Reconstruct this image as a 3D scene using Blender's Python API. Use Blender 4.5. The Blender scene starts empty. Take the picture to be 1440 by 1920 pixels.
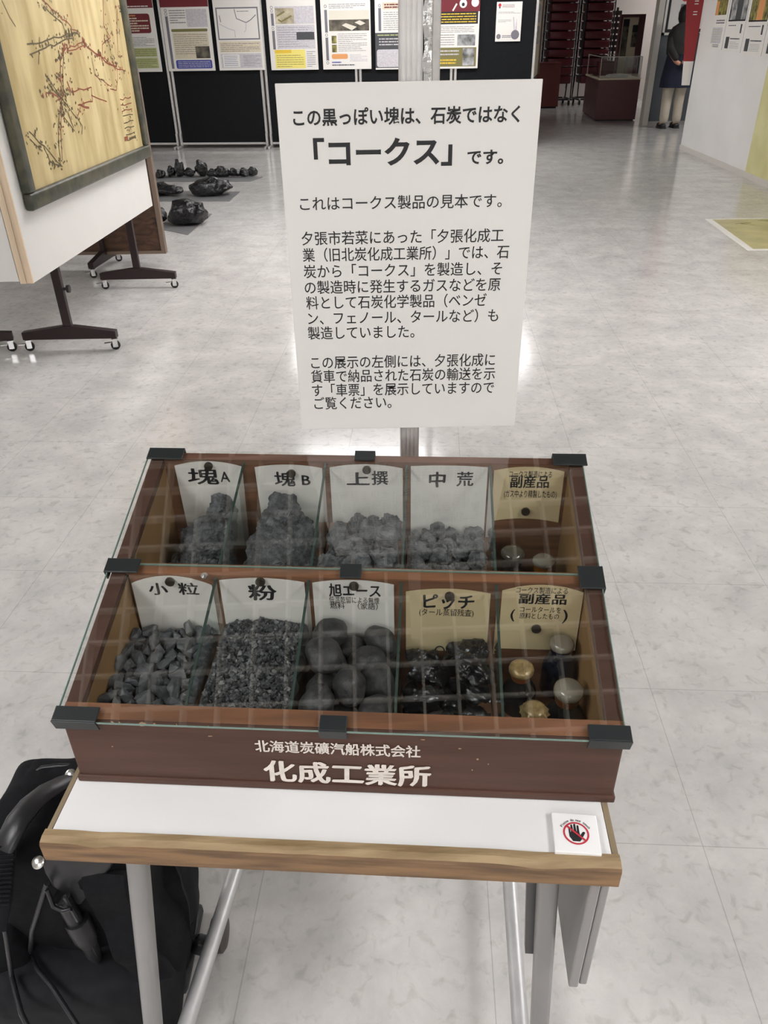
import bpy, bmesh, math, random
from mathutils import Vector, Matrix, Euler, noise

# ------------------------------------------------------------------ camera, light, exposure
scene = bpy.context.scene
COL = scene.collection
PI = math.pi
FPX = 1442.0                                  # focal length in pixels of the 1440 x 1920 frame
CAM_H = 1.44
down = Vector((41, -2308, -FPX)).normalized()   # world "down" seen in camera axes (x right, y up, -z forward)
zc = -down
fwd = Vector((0, 0, -1)); yc = (fwd-fwd.dot(zc)*zc).normalized(); xc = yc.cross(zc)
ROT = Matrix((xc, yc, zc))                    # camera -> world
cam = bpy.data.cameras.new('camera'); cam_o = bpy.data.objects.new('camera', cam); COL.objects.link(cam_o)
cam_o.matrix_world = Matrix.Translation((0, 0, CAM_H)) @ ROT.to_4x4()
cam.sensor_fit = 'VERTICAL'; cam.sensor_height = 32.0; cam.lens = FPX/1920*32.0
cam.clip_start = .05; cam.clip_end = 100
scene.camera = cam_o

scene.view_settings.view_transform = 'Standard'
scene.view_settings.look = 'None'
scene.view_settings.gamma = 1
scene.view_settings.use_curve_mapping = False
scene.view_settings.exposure = 0.0
LAMP_POWER = 17.5

world = bpy.data.worlds.new('world'); scene.world = world; world.use_nodes = True
world.node_tree.nodes['Background'].inputs[0].default_value = (.9, .93, 1, 1)
world.node_tree.nodes['Background'].inputs[1].default_value = .15

CAMP = Vector((0, 0, CAM_H))
def ray(px, py): return ROT @ Vector(((px-720)/FPX, -(py-960)/FPX, -1))
def on(px, py, p0, n):                        # where the line of sight meets a real plane of the room
    d = ray(px, py); p0 = Vector(p0); n = Vector(n)
    return CAMP+d*((p0-CAMP).dot(n)/d.dot(n))
def gp(px, py, z=0): return on(px, py, (0, 0, z), (0, 0, 1))
def yp(px, py, y): return on(px, py, (0, y, 0), (0, 1, 0))

# ------------------------------------------------------------------ materials
def lin(r, g, b):
    f = lambda c: (c/255/12.92 if c/255 <= .04045 else ((c/255+.055)/1.055)**2.4)
    return (f(r), f(g), f(b), 1)
def nmat(name):
    m = bpy.data.materials.new(name); m.use_nodes = True
    nt = m.node_tree; b = nt.nodes['Principled BSDF']
    return m, nt, b
def mat(name, col, rough=.5, metal=0, var=0, vscale=20, bump=0, bscale=60, stretch=None, spec=.5, coat=0, col2=None, detail=5, dist=0):
    m, nt, b = nmat(name)
    col = tuple(col)+((1,) if len(col) == 3 else ())
    b.inputs['Base Color'].default_value = col
    b.inputs['Roughness'].default_value = rough
    b.inputs['Metallic'].default_value = metal
    b.inputs['Specular IOR Level'].default_value = spec
    b.inputs['Coat Weight'].default_value = coat
    if var or bump or col2:
        tc = nt.nodes.new('ShaderNodeTexCoord'); mp = nt.nodes.new('ShaderNodeMapping')
        nt.links.new(tc.outputs['Object'], mp.inputs['Vector'])
        if stretch: mp.inputs['Scale'].default_value = stretch
    if var or col2:
        n = nt.nodes.new('ShaderNodeTexNoise'); n.inputs['Scale'].default_value = vscale; n.inputs['Detail'].default_value = detail
        n.inputs['Distortion'].default_value = dist
        nt.links.new(mp.outputs[0], n.inputs['Vector'])
        r = nt.nodes.new('ShaderNodeValToRGB')
        lo = col2 if col2 else tuple(c*(1-var) for c in col[:3])+(1,)
        hi = col if col2 else tuple(min(1, c*(1+var)) for c in col[:3])+(1,)
        r.color_ramp.elements[0].position = .34; r.color_ramp.elements[1].position = .66
        r.color_ramp.elements[0].color = lo; r.color_ramp.elements[1].color = hi
        nt.links.new(n.outputs['Fac'], r.inputs[0]); nt.links.new(r.outputs[0], b.inputs['Base Color'])
    if bump:
        n2 = nt.nodes.new('ShaderNodeTexNoise'); n2.inputs['Scale'].default_value = bscale; n2.inputs['Detail'].default_value = 6
        nt.links.new(mp.outputs[0], n2.inputs['Vector'])
        bp = nt.nodes.new('ShaderNodeBump'); bp.inputs['Strength'].default_value = bump; bp.inputs['Distance'].default_value = .3/bscale
        nt.links.new(n2.outputs['Fac'], bp.inputs['Height']); nt.links.new(bp.outputs[0], b.inputs['Normal'])
    return m
def glass_sheet(name, tint, r0=.04, rough=0.0):
    """clear sheet glass: lets light straight through and mirrors by angle (Schlick)"""
    m = bpy.data.materials.new(name); m.use_nodes = True; nt = m.node_tree; nt.nodes.clear()
    out = nt.nodes.new('ShaderNodeOutputMaterial'); mix = nt.nodes.new('ShaderNodeMixShader')
    tr = nt.nodes.new('ShaderNodeBsdfTransparent'); tr.inputs[0].default_value = tint
    gl = nt.nodes.new('ShaderNodeBsdfGlossy'); gl.inputs['Roughness'].default_value = rough; gl.inputs['Color'].default_value = (1, 1, 1, 1)
    geo = nt.nodes.new('ShaderNodeNewGeometry')
    dot = nt.nodes.new('ShaderNodeVectorMath'); dot.operation = 'DOT_PRODUCT'
    nt.links.new(geo.outputs['Incoming'], dot.inputs[0]); nt.links.new(geo.outputs['Normal'], dot.inputs[1])
    ab = nt.nodes.new('ShaderNodeMath'); ab.operation = 'ABSOLUTE'; nt.links.new(dot.outputs['Value'], ab.inputs[0])
    om = nt.nodes.new('ShaderNodeMath'); om.operation = 'SUBTRACT'; om.inputs[0].default_value = 1; nt.links.new(ab.outputs[0], om.inputs[1])
    pw = nt.nodes.new('ShaderNodeMath'); pw.operation = 'POWER'; nt.links.new(om.outputs[0], pw.inputs[0]); pw.inputs[1].default_value = 5
    ma = nt.nodes.new('ShaderNodeMath'); ma.operation = 'MULTIPLY_ADD'; nt.links.new(pw.outputs[0], ma.inputs[0]); ma.inputs[1].default_value = 1-r0; ma.inputs[2].default_value = r0
    nt.links.new(ma.outputs[0], mix.inputs[0]); nt.links.new(tr.outputs[0], mix.inputs[1]); nt.links.new(gl.outputs[0], mix.inputs[2])
    nt.links.new(mix.outputs[0], out.inputs[0])
    return m
def emit(name, col, s):
    m = bpy.data.materials.new(name); m.use_nodes = True; nt = m.node_tree; nt.nodes.clear()
    out = nt.nodes.new('ShaderNodeOutputMaterial'); e = nt.nodes.new('ShaderNodeEmission')
    e.inputs[0].default_value = col; e.inputs[1].default_value = s; nt.links.new(e.outputs[0], out.inputs[0])
    return m

def floor_material():
    m, nt, b = nmat('marbled_vinyl_floor')
    L = nt.links.new; N = nt.nodes.new
    tc = N('ShaderNodeTexCoord'); mp = N('ShaderNodeMapping'); L(tc.outputs['Object'], mp.inputs['Vector'])
    mp.inputs['Rotation'].default_value = (0, 0, math.radians(4))
    big = N('ShaderNodeTexNoise'); big.inputs['Scale'].default_value = 4.5; big.inputs['Detail'].default_value = 10; big.inputs['Roughness'].default_value = .72; big.inputs['Distortion'].default_value = .3
    L(mp.outputs[0], big.inputs['Vector'])
    r1 = N('ShaderNodeValToRGB'); r1.color_ramp.elements[0].position = .32; r1.color_ramp.elements[1].position = .68
    r1.color_ramp.elements[0].color = lin(180, 178, 174); r1.color_ramp.elements[1].color = lin(208, 205, 201)
    L(big.outputs['Fac'], r1.inputs[0])
    fine = N('ShaderNodeTexNoise'); fine.inputs['Scale'].default_value = 34; fine.inputs['Detail'].default_value = 8; fine.inputs['Distortion'].default_value = .7
    L(mp.outputs[0], fine.inputs['Vector'])
    r2 = N('ShaderNodeValToRGB'); r2.color_ramp.elements[0].position = .27; r2.color_ramp.elements[1].position = .46
    r2.color_ramp.elements[0].color = (.74, .73, .71, 1); r2.color_ramp.elements[1].color = (1, 1, 1, 1)
    L(fine.outputs['Fac'], r2.inputs[0])
    mul = N('ShaderNodeMix'); mul.data_type = 'RGBA'; mul.blend_type = 'MULTIPLY'; mul.inputs[0].default_value = .8
    L(r1.outputs[0], mul.inputs[6]); L(r2.outputs[0], mul.inputs[7])
    # tile joints every 0.45 m
    br = N('ShaderNodeTexBrick'); br.offset = 0; br.inputs['Scale'].default_value = 1
    br.inputs['Brick Width'].default_value = .45; br.inputs['Row Height'].default_value = .45
    br.inputs['Mortar Size'].default_value = .0012; br.inputs['Mortar Smooth'].default_value = .2; br.inputs['Bias'].default_value = 0
    mp2 = N('ShaderNodeMapping'); L(tc.outputs['Object'], mp2.inputs['Vector'])
    mp2.inputs['Rotation'].default_value = (0, 0, math.radians(3.6)); mp2.inputs['Location'].default_value = (-.135, -.116, 0)
    L(mp2.outputs[0], br.inputs['Vector'])
    mx = N('ShaderNodeMix'); mx.data_type = 'RGBA'; mx.blend_type = 'MULTIPLY'
    br.inputs['Color1'].default_value = (1, 1, 1, 1); br.inputs['Color2'].default_value = (.972, .972, .975, 1); br.inputs['Mortar'].default_value = (.68, .68, .68, 1)
    mx.inputs[0].default_value = .8
    L(mul.outputs[2], mx.inputs[6]); L(br.outputs['Color'], mx.inputs[7])
    L(mx.outputs[2], b.inputs['Base Color'])
    b.inputs['Roughness'].default_value = .145
    b.inputs['Specular IOR Level'].default_value = .5
    wv = N('ShaderNodeTexNoise'); wv.inputs['Scale'].default_value = 3.2; wv.inputs['Detail'].default_value = 3; L(tc.outputs['Object'], wv.inputs['Vector'])
    bp = N('ShaderNodeBump'); bp.inputs['Strength'].default_value = .3; bp.inputs['Distance'].default_value = .003
    L(wv.outputs['Fac'], bp.inputs['Height']); L(bp.outputs[0], b.inputs['Normal'])
    return m

MT = {}
MT['floor'] = floor_material()
MT['ceil'] = mat('ceiling_slab', (.10, .095, .085), .9)
MT['louvre'] = mat('white_louvre_blade', (.80, .77, .70), .5)
MT['wall'] = mat('white_painted_wall', lin(226, 224, 220), .55, var=.03, vscale=2)
MT['pinkwall'] = mat('pinkish_wall', lin(196, 186, 178), .7, var=.03, vscale=2)
MT['greywall'] = mat('dark_grey_wall', lin(84, 88, 92), .7, var=.04, vscale=3)
MT['trimwhite'] = mat('white_trim', lin(205, 200, 192), .5)
MT['skirt'] = mat('grey_skirting', lin(150, 148, 146), .5)
MT['alu'] = mat('brushed_aluminium', (.60, .60, .60), .45, .7, var=.06, vscale=30, stretch=(1, 1, .05))
MT['alu_dull'] = mat('dull_anodised_aluminium', (.60, .585, .57), .42, .75, var=.05, vscale=40)
MT['greypaint'] = mat('grey_painted_steel', lin(150, 148, 146), .4, .4, var=.05, vscale=8)
MT['darksteel'] = mat('dark_grey_steel', lin(95, 94, 94), .4, .5)
MT['chrome'] = mat('chrome', (.8, .8, .8), .15, 1)
MT['black'] = mat('black_rubber', (.012, .012, .013), .5)
MT['blackfelt'] = mat('black_felt', (.009, .0098, .011), .95, var=.3, vscale=120, spec=.2)
MT['paper'] = mat('white_paper', lin(226, 223, 217), .6, var=.015, vscale=3)
MT['foam'] = mat('white_foam_board', lin(221, 219, 214), .55, var=.012, vscale=4)
MT['ink'] = mat('black_ink', (.012, .012, .013), .6)
MT['softink'] = mat('grey_print', lin(120, 118, 122), .7)
MT['palegrey'] = mat('pale_grey_print', lin(196, 192, 196), .7, var=.12, vscale=60)
MT['maroon'] = mat('maroon_print', lin(110, 28, 38), .6)
MT['redprint'] = mat('red_print', lin(196, 30, 48), .5)
MT['redsign'] = mat('red_sign_panel', lin(146, 38, 42), .5)
MT['green'] = mat('green_print', lin(176, 182, 128), .7, var=.08, vscale=40)
MT['olive'] = mat('olive_print', lin(122, 116, 70), .7)
MT['beige'] = mat('beige_print', lin(212, 202, 178), .7, var=.07, vscale=50)
MT['blue'] = mat('blue_print', lin(48, 62, 150), .6)
MT['yellow'] = mat('yellow_print', lin(232, 218, 120), .6)
MT['orange'] = mat('orange_print', lin(218, 152, 96), .6)
MT['gold'] = mat('gold_print', lin(226, 190, 60), .6)
MT['charcoal'] = mat('charcoal_print', lin(70, 72, 74), .6)
MT['slate'] = mat('slate_print', lin(112, 110, 118), .6)
MT['photo'] = mat('dark_photo_print', lin(120, 112, 96), .5, col2=lin(26, 26, 24), vscale=9, detail=7)
MT['sepia'] = mat('sepia_photo_print', lin(206, 196, 168), .5, col2=lin(112, 98, 78), vscale=7, detail=7)
MT['bwphoto'] = mat('grey_photo_print', lin(190, 190, 190), .5, col2=lin(40, 42, 44), vscale=9, detail=7)
MT['sky'] = mat('pale_photo_sky', lin(214, 208, 192), .5)
MT['foliage'] = mat('foliage_photo_print', lin(170, 160, 90), .4, col2=lin(50, 52, 36), vscale=14, detail=7)
MT['case'] = mat('dark_red_brown_painted_wood', lin(80, 56, 46), .5, var=.14, vscale=9, stretch=(.5, 3, 6), bump=.08, bscale=60, spec=.3)
MT['case_rim'] = mat('worn_red_brown_wood', lin(104, 70, 55), .45, var=.22, vscale=22, stretch=(.4, 2, 3), bump=.1, bscale=80)
MT['case_orange'] = mat('orange_brown_wood', lin(122, 82, 56), .5, var=.25, vscale=24, stretch=(.25, 3, 3), bump=.12, bscale=90)
MT['case_gold'] = mat('golden_bare_wood', lin(142, 110, 72), .55, var=.2, vscale=14, stretch=(3, .4, 1), bump=.1, bscale=80)
MT['case_in'] = mat('inner_wood_boards', lin(112, 78, 56), .55, var=.28, vscale=10, stretch=(.35, 2, 7), bump=.1, bscale=60)
MT['chip'] = mat('bare_scratched_wood', lin(176, 142, 112), .7)
MT['brushwhite'] = mat('cream_brush_paint', lin(222, 214, 204), .6, var=.08, vscale=90)
MT['glass'] = glass_sheet('case_glass', (.975, .985, .98, 1), .052)
MT['glass_div'] = glass_sheet('divider_glass', (.93, .96, .95, 1), .04)
MT['glass_edge'] = mat('green_glass_edge', lin(112, 138, 128), .2, spec=.6)
MT['glass_div_edge'] = mat('dark_green_glass_edge', lin(52, 66, 60), .25)
MT['vitrine'] = glass_sheet('vitrine_glass', (.95, .96, .96, 1), .045)
MT['clip'] = mat('black_plastic_clip', lin(28, 33, 34), .42)
MT['pin'] = mat('dark_pushpin', lin(66, 58, 50), .4, .5)
MT['card'] = mat('white_card', lin(208, 205, 198), .6, var=.025, vscale=10)
MT['card_tan'] = mat('yellowed_card', lin(192, 174, 136), .6, var=.04, vscale=12)
MT['coke'] = mat('grey_porous_coke', lin(98, 100, 102), .6, vscale=70, bump=1.0, bscale=320, spec=.5, col2=lin(42, 43, 45), detail=8)
MT['coke_dark'] = mat('dark_coke', lin(86, 88, 91), .5, vscale=90, bump=.7, bscale=400, col2=lin(48, 49, 51), detail=7)
MT['coke_light'] = mat('silvery_coke', lin(128, 128, 126), .42, vscale=90, col2=lin(84, 85, 86))
MT['coke_black'] = mat('black_coke', lin(38, 38, 40), .5)
MT['ovoid'] = mat('matte_pressed_coal', lin(58, 57, 57), .5, vscale=150, bump=1.0, bscale=380, col2=lin(34, 34, 35), detail=7)
MT['pitch'] = mat('glossy_black_pitch', (.008, .008, .009), .15, spec=.7, bump=.7, bscale=90)
MT['coal'] = mat('shiny_black_coal', (.007, .007, .008), .24, bump=.9, bscale=22)
MT['laminate'] = mat('white_laminate', lin(230, 230, 228), .3, var=.015, vscale=7)
MT['oak'] = mat('worn_oak_edge', lin(146, 113, 78), .55, vscale=34, stretch=(.2, 3, 3), bump=.3, bscale=130, col2=lin(98, 74, 50), detail=9)
MT['oak_worn_lit'] = mat('worn_oak_toplit', lin(170, 147, 112), .65, vscale=40, stretch=(.3, 2, 2), bump=.35, bscale=120, col2=lin(130, 108, 76), detail=9)  # worn oak for the top face, paled further to stand in for overhead light
MT['oak_dark'] = mat('weathered_oak_edge', lin(140, 124, 98), .6, var=.18, vscale=16, stretch=(5, .4, 5))
MT['pine'] = mat('pale_pine', lin(222, 200, 172), .6, var=.1, vscale=6, stretch=(6, 6, .4))
MT['plate'] = mat('white_plastic_plate', lin(242, 242, 240), .3)
MT['signred'] = mat('prohibition_red', lin(190, 52, 66), .5)
MT['bag'] = mat('black_nylon', (.0055, .006, .0075), .85, var=.3, vscale=90, bump=.25, bscale=300, spec=.2)
MT['bagpanel'] = mat('charcoal_nylon_panel', (.0085, .009, .011), .8, var=.2, vscale=60, bump=.3, bscale=500, spec=.25)
MT['leather'] = mat('black_leather', (.011, .011, .013), .38, bump=.15, bscale=160)
MT['blackplastic'] = mat('black_plastic', (.015, .015, .017), .42)
MT['wheel'] = mat('grey_brown_plastic_wheel', lin(78, 70, 66), .5)
MT['silver'] = mat('silver_rivet', (.75, .74, .72), .25, 1)
MT['steelbrown'] = mat('dark_brown_steel', lin(46, 34, 34), .45, .3)
MT['brownboard'] = mat('dark_plywood', lin(92, 64, 44), .5, var=.4, vscale=5, stretch=(1, 1, 3), dist=2.5, col2=lin(50, 32, 22))
MT['boardedge'] = mat('brown_board_edging', lin(118, 100, 86), .5)
MT['mapframe'] = mat('dark_green_brown_frame', lin(88, 84, 66), .4, var=.3, vscale=14, col2=lin(54, 58, 50))
MT['mappaper'] = mat('stained_yellow_map', lin(208, 190, 142), .45, col2=lin(174, 154, 106), vscale=5, stretch=(1, 2.2, .5), detail=5, dist=.1)
MT['mapred'] = mat('red_brown_map_line', lin(140, 80, 56), .6)
MT['mapdark'] = mat('dark_map_line', lin(96, 84, 58), .6)
MT['yellowmap'] = mat('pale_yellow_map', lin(222, 216, 164), .4, col2=lin(204, 198, 140), vscale=3, detail=5)
MT['mat_map'] = mat('floor_map_print', lin(198, 188, 138), .35, col2=lin(168, 160, 112), vscale=5, detail=6)
MT['maroonwood'] = mat('maroon_lacquer', lin(96, 58, 60), .4, var=.04)
MT['maroonred'] = mat('red_brown_lacquer', lin(96, 38, 34), .4, var=.05)
MT['chairred'] = mat('maroon_vinyl', lin(84, 22, 30), .38)
MT['chairframe'] = mat('blackened_chair_frame', lin(44, 44, 50), .35, .4)
MT['beigecloth'] = mat('beige_board', lin(214, 200, 174), .7)
MT['greysheet'] = mat('grey_display_sheet', lin(118, 118, 118), .3)
MT['skin'] = mat('skin', lin(206, 150, 124), .55)
MT['hair'] = mat('black_hair', (.010, .009, .009), .5)
MT['coat'] = mat('navy_coat', lin(26, 32, 52), .8, var=.15, vscale=12)
MT['jacket'] = mat('dark_olive_jacket', lin(44, 44, 42), .8, var=.15, vscale=12)
MT['trousers'] = mat('beige_trousers', lin(196, 186, 168), .8, var=.05, vscale=10)
MT['shoe'] = mat('black_shoes', (.016, .016, .017), .5)
MT['film'] = mat('crinkled_silver_film', (.75, .75, .74), .22, .85, bump=.9, bscale=35)
MT['lampframe'] = mat('lamp_frame_white', (.8, .8, .8), .5)
MT['lamp'] = emit('lamp_diffuser', (1, .98, .995, 1), LAMP_POWER)

# ------------------------------------------------------------------ mesh building helpers
class MB:
    def __init__(self, M=None):
        self.bm = bmesh.new(); self.M = M if M is not None else Matrix.Identity(4)
    def _fin(self, verts, T=None):
        m = self.M @ T if T is not None else self.M
        for v in verts: v.co = m @ v.co
    def box(self, x0, x1, y0, y1, z0, z1, mi=0, bev=0, T=None, seg=2):
        r = bmesh.ops.create_cube(self.bm, size=1); vs = r['verts']
        for v in vs: v.co = Vector((x0 if v.co.x < 0 else x1, y0 if v.co.y < 0 else y1, z0 if v.co.z < 0 else z1))
        fs = {f for v in vs for f in v.link_faces}
        for f in fs: f.material_index = mi
        if bev:
            es = {e for v in vs for e in v.link_edges}
            rr = bmesh.ops.bevel(self.bm, geom=list(es), offset=bev, segments=seg, profile=.5, affect='EDGES', clamp_overlap=True)
            vs = list({v for f in rr['faces'] for v in f.verts} | {v for v in vs if v.is_valid})
            for f in rr['faces']: f.material_index = mi
        self._fin(vs, T); return vs
    def prism(self, pts, n, mi=0, T=None, mi_side=None):
        """closed solid from a planar polygon (3D points) pushed along vector n"""
        n = Vector(n)
        a = [self.bm.verts.new(Vector(p)) for p in pts]; b = [self.bm.verts.new(Vector(p)+n) for p in pts]
        fs = [self.bm.faces.new(a), self.bm.faces.new(b[::-1])]
        for f in fs: f.material_index = mi
        k = len(pts)
        for i in range(k):
            f = self.bm.faces.new((a[i], b[i], b[(i+1) % k], a[(i+1) % k])); f.material_index = mi if mi_side is None else mi_side
            fs.append(f)
        bmesh.ops.recalc_face_normals(self.bm, faces=fs)
        self._fin(a+b, T); return a+b
    def face(self, pts, mi=0, T=None):
        a = [self.bm.verts.new(Vector(p)) for p in pts]; f = self.bm.faces.new(a); f.material_index = mi
        self._fin(a, T)
    def tube(self, path, r, mi=0, seg=10, T=None, caps=True, flat=None, closed=False):
        """round (or, with flat=(a,b), elliptical) tube along a path; r may be a list"""
        P = [Vector(p) for p in path]; k = len(P); rings = []; new = []
        up = Vector((0, 0, 1)); prev = None
        for i in range(k):
            if closed: t = (P[(i+1) % k]-P[i-1])
            else: t = (P[min(i+1, k-1)]-P[max(i-1, 0)])
            t.normalize()
            if prev is None:
                a = up if abs(t.dot(up)) < .95 else Vector((1, 0, 0))
                u = (a-t*a.dot(t)).normalized()
            else: u = (prev-t*prev.dot(t)).normalized()
            prev = u; w = t.cross(u)
            rr = r[i] if isinstance(r, (list, tuple)) else r
            fa, fb = flat if flat else (1, 1)
            ring = [self.bm.verts.new(P[i]+u*rr*fa*math.cos(2*PI*j/seg)+w*rr*fb*math.sin(2*PI*j/seg)) for j in range(seg)]
            rings.append(ring); new += ring
        rng = range(k) if closed else range(k-1)
        for i in rng:
            A, B = rings[i], rings[(i+1) % k]
            for j in range(seg):
                f = self.bm.faces.new((A[j], A[(j+1) % seg], B[(j+1) % seg], B[j])); f.material_index = mi
        if caps and not closed:
            f = self.bm.faces.new(rings[0][::-1]); f.material_index = mi
            f = self.bm.faces.new(rings[-1]); f.material_index = mi
        self._fin(new, T)
    def lathe(self, prof, seg=24, mi=0, T=None, mis=None):
        """solid of revolution about z: prof = [(r,z)...]"""
        rings = []; new = []
        for (r, z) in prof:
            if r < 1e-6: v = [self.bm.verts.new((0, 0, z))]
            else: v = [self.bm.verts.new((r*math.cos(2*PI*j/seg), r*math.sin(2*PI*j/seg), z)) for j in range(seg)]
            rings.append(v); new += v
        for i in range(len(prof)-1):
            A, B = rings[i], rings[i+1]; m_ = mis[i] if mis else mi
            for j in range(seg):
                j2 = (j+1) % seg
                if len(A) == 1 and len(B) == 1: continue
                if len(A) == 1: f = self.bm.faces.new((A[0], B[j2], B[j]))
                elif len(B) == 1: f = self.bm.faces.new((A[j], A[j2], B[0]))
                else: f = self.bm.faces.new((A[j], A[j2], B[j2], B[j]))
                f.material_index = m_
        self._fin(new, T)
    def mesh(self, me, T=None, mi=None):
        n0 = len(self.bm.verts); f0 = len(self.bm.faces)
        self.bm.from_mesh(me); self.bm.verts.ensure_lookup_table(); self.bm.faces.ensure_lookup_table()
        if mi is not None:
            for i in range(f0, len(self.bm.faces)): self.bm.faces[i].material_index = mi
        self._fin([self.bm.verts[i] for i in range(n0, len(self.bm.verts))], T)
    def build(self, name, mats, parent=None, smooth=None, root=None):
        bm = self.bm
        if parent is not None:
            rt = parent
            while rt.parent: rt = rt.parent
            org = rt.location.copy()
        elif root is not None: org = Vector(root)
        else:
            xs = [v.co.x for v in bm.verts]; ys = [v.co.y for v in bm.verts]; zs = [v.co.z for v in bm.verts]
            org = Vector(((min(xs)+max(xs))/2, (min(ys)+max(ys))/2, min(zs)))
        bmesh.ops.translate(bm, verts=bm.verts, vec=-org)
        me = bpy.data.meshes.new(name); bm.to_mesh(me); bm.free()
        if not isinstance(mats, (list, tuple)): mats = [mats]
        for m in mats: me.materials.append(MT[m] if isinstance(m, str) else m)
        if smooth is not None:
            for p in me.polygons: p.use_smooth = True
            me.set_sharp_from_angle(angle=math.radians(smooth))
        o = bpy.data.objects.new(name, me); COL.objects.link(o)
        if parent is not None:
            o.parent = parent
        else: o.location = org
        return o
def thing(name, label, cat, loc, group=None):
    o = bpy.data.objects.new(name, None); COL.objects.link(o); o.location = Vector(loc); o.empty_display_size = .05
    o['label'] = label; o['category'] = cat
    if group: o['group'] = group
    return o
def tag(o, label, cat, group=None):
    o['label'] = label; o['category'] = cat
    if group: o['group'] = group
    return o
def struct(o): o['kind'] = 'structure'; return o

def frame(o, x, y):
    """matrix of a surface: origin o, x axis, y axis (up the surface), z out of it"""
    x = Vector(x).normalized(); y = Vector(y); y = (y-x*y.dot(x)).normalized(); z = x.cross(y)
    M = Matrix((x, y, z)).transposed().to_4x4(); M.translation = Vector(o); return M

_tc = {}
def text_mesh(s, bold=0.0):
    k = (s, bold)
    if k in _tc: return _tc[k]
    c = bpy.data.curves.new('lettering', 'FONT'); c.body = s; c.size = 1; c.offset = bold; c.resolution_u = 3; c.fill_mode = 'FRONT'
    o = bpy.data.objects.new('lettering', c); COL.objects.link(o)
    bpy.context.view_layer.update()
    me = bpy.data.meshes.new_from_object(o.evaluated_get(bpy.context.evaluated_depsgraph_get()))
    bpy.data.objects.remove(o); bpy.data.curves.remove(c)
    _tc[k] = me; return me
def write(mb, s, F, x0, x1, yc, h=None, bold=0.0, mi=0, brush=0, seed=0, lift=.0004):
    """letters across x0..x1 of the surface F, centred at height yc; h = height of a full-width character"""
    cp = [(0, 0)]
    if brush: b = bold; bold = 0; cp = [(0, 0), (b, b*.5), (-b, -b*.5), (b*.3, -b*.9), (-b*.3, b*.9), (b*1.6, b*.9)] if b else [(0, 0)]
    me = text_mesh(s, bold)
    xs = [v.co.x for v in me.vertices]; ys = [v.co.y for v in me.vertices]
    if not xs: return
    sx = (x1-x0)/(max(xs)-min(xs)); ymid = .38
    sy = sx if h is None else h/.92
    bm = bmesh.new(); bm.from_mesh(me)
    rnd = random.Random(seed)
    for v in bm.verts:
        X = v.co.x; Y = v.co.y
        if brush:
            q = Vector((X*2.3+seed, Y*2.3, seed*.7))
            X2 = X+brush*.10*noise.noise(q)+brush*.03*noise.noise(q*3); Y2 = Y+brush*.10*noise.noise(q+Vector((9, 4, 2)))+brush*.03*noise.noise(q*3+Vector((5, 5, 5)))+brush*.05*(X % 1-.5)
            X, Y = X2, Y2
        v.co = Vector((x0+(X-min(xs))*sx, yc+(Y-ymid)*sy, lift))
    t = bpy.data.meshes.new('tmp'); bm.to_mesh(t); bm.free()
    for k, (a, b) in enumerate(cp): mb.mesh(t, F @ Matrix.Translation((a*sx, b*sy, k*.00002)), mi)
    bpy.data.meshes.remove(t)
def disc(mb, F, x, y, r, mi=0, lift=.0004, n=28, r_in=0):
    if r_in:
        for i in range(n):
            a, b = 2*PI*i/n, 2*PI*(i+1)/n
            mb.face([(x+r*math.cos(a), y+r*math.sin(a), lift), (x+r*math.cos(b), y+r*math.sin(b), lift), (x+r_in*math.cos(b), y+r_in*math.sin(b), lift), (x+r_in*math.cos(a), y+r_in*math.sin(a), lift)], mi, F)
    else: mb.face([(x+r*math.cos(2*PI*i/n), y+r*math.sin(2*PI*i/n), lift) for i in range(n)], mi, F)
def rect(mb, F, x0, x1, y0, y1, mi=0, lift=.0008): mb.face([(x0, y0, lift), (x1, y0, lift), (x1, y1, lift), (x0, y1, lift)], mi, F)
def lines(mb, F, x0, x1, y0, y1, n, mi, seed=0, lift=.0014, fill=.5):
    """rows of unreadably small print: broken dashes"""
    rnd = random.Random(seed); p = (y1-y0)/n
    for i in range(n):
        y = y1-(i+.5)*p; x = x0; end = x1-(rnd.random()*.5*(x1-x0) if rnd.random() < .25 else 0)
        while x < end:
            w = rnd.uniform(.03, .16)*(x1-x0); e = min(x+w, end)
            rect(mb, F, x, e, y-p*fill/2, y+p*fill/2, mi, lift); x = e+rnd.uniform(.006, .02)*(x1-x0)
def stroke(mb, F, pts, w, mi, lift=.001):
    for a, b in zip(pts[:-1], pts[1:]):
        a = Vector(a); b = Vector(b); t = b-a
        if t.length < 1e-6: continue
        n = Vector((-t.y, t.x)).normalized()*w/2
        mb.face([(a.x-n.x, a.y-n.y, lift), (b.x-n.x, b.y-n.y, lift), (b.x+n.x, b.y+n.y, lift), (a.x+n.x, a.y+n.y, lift)], mi, F)

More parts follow.
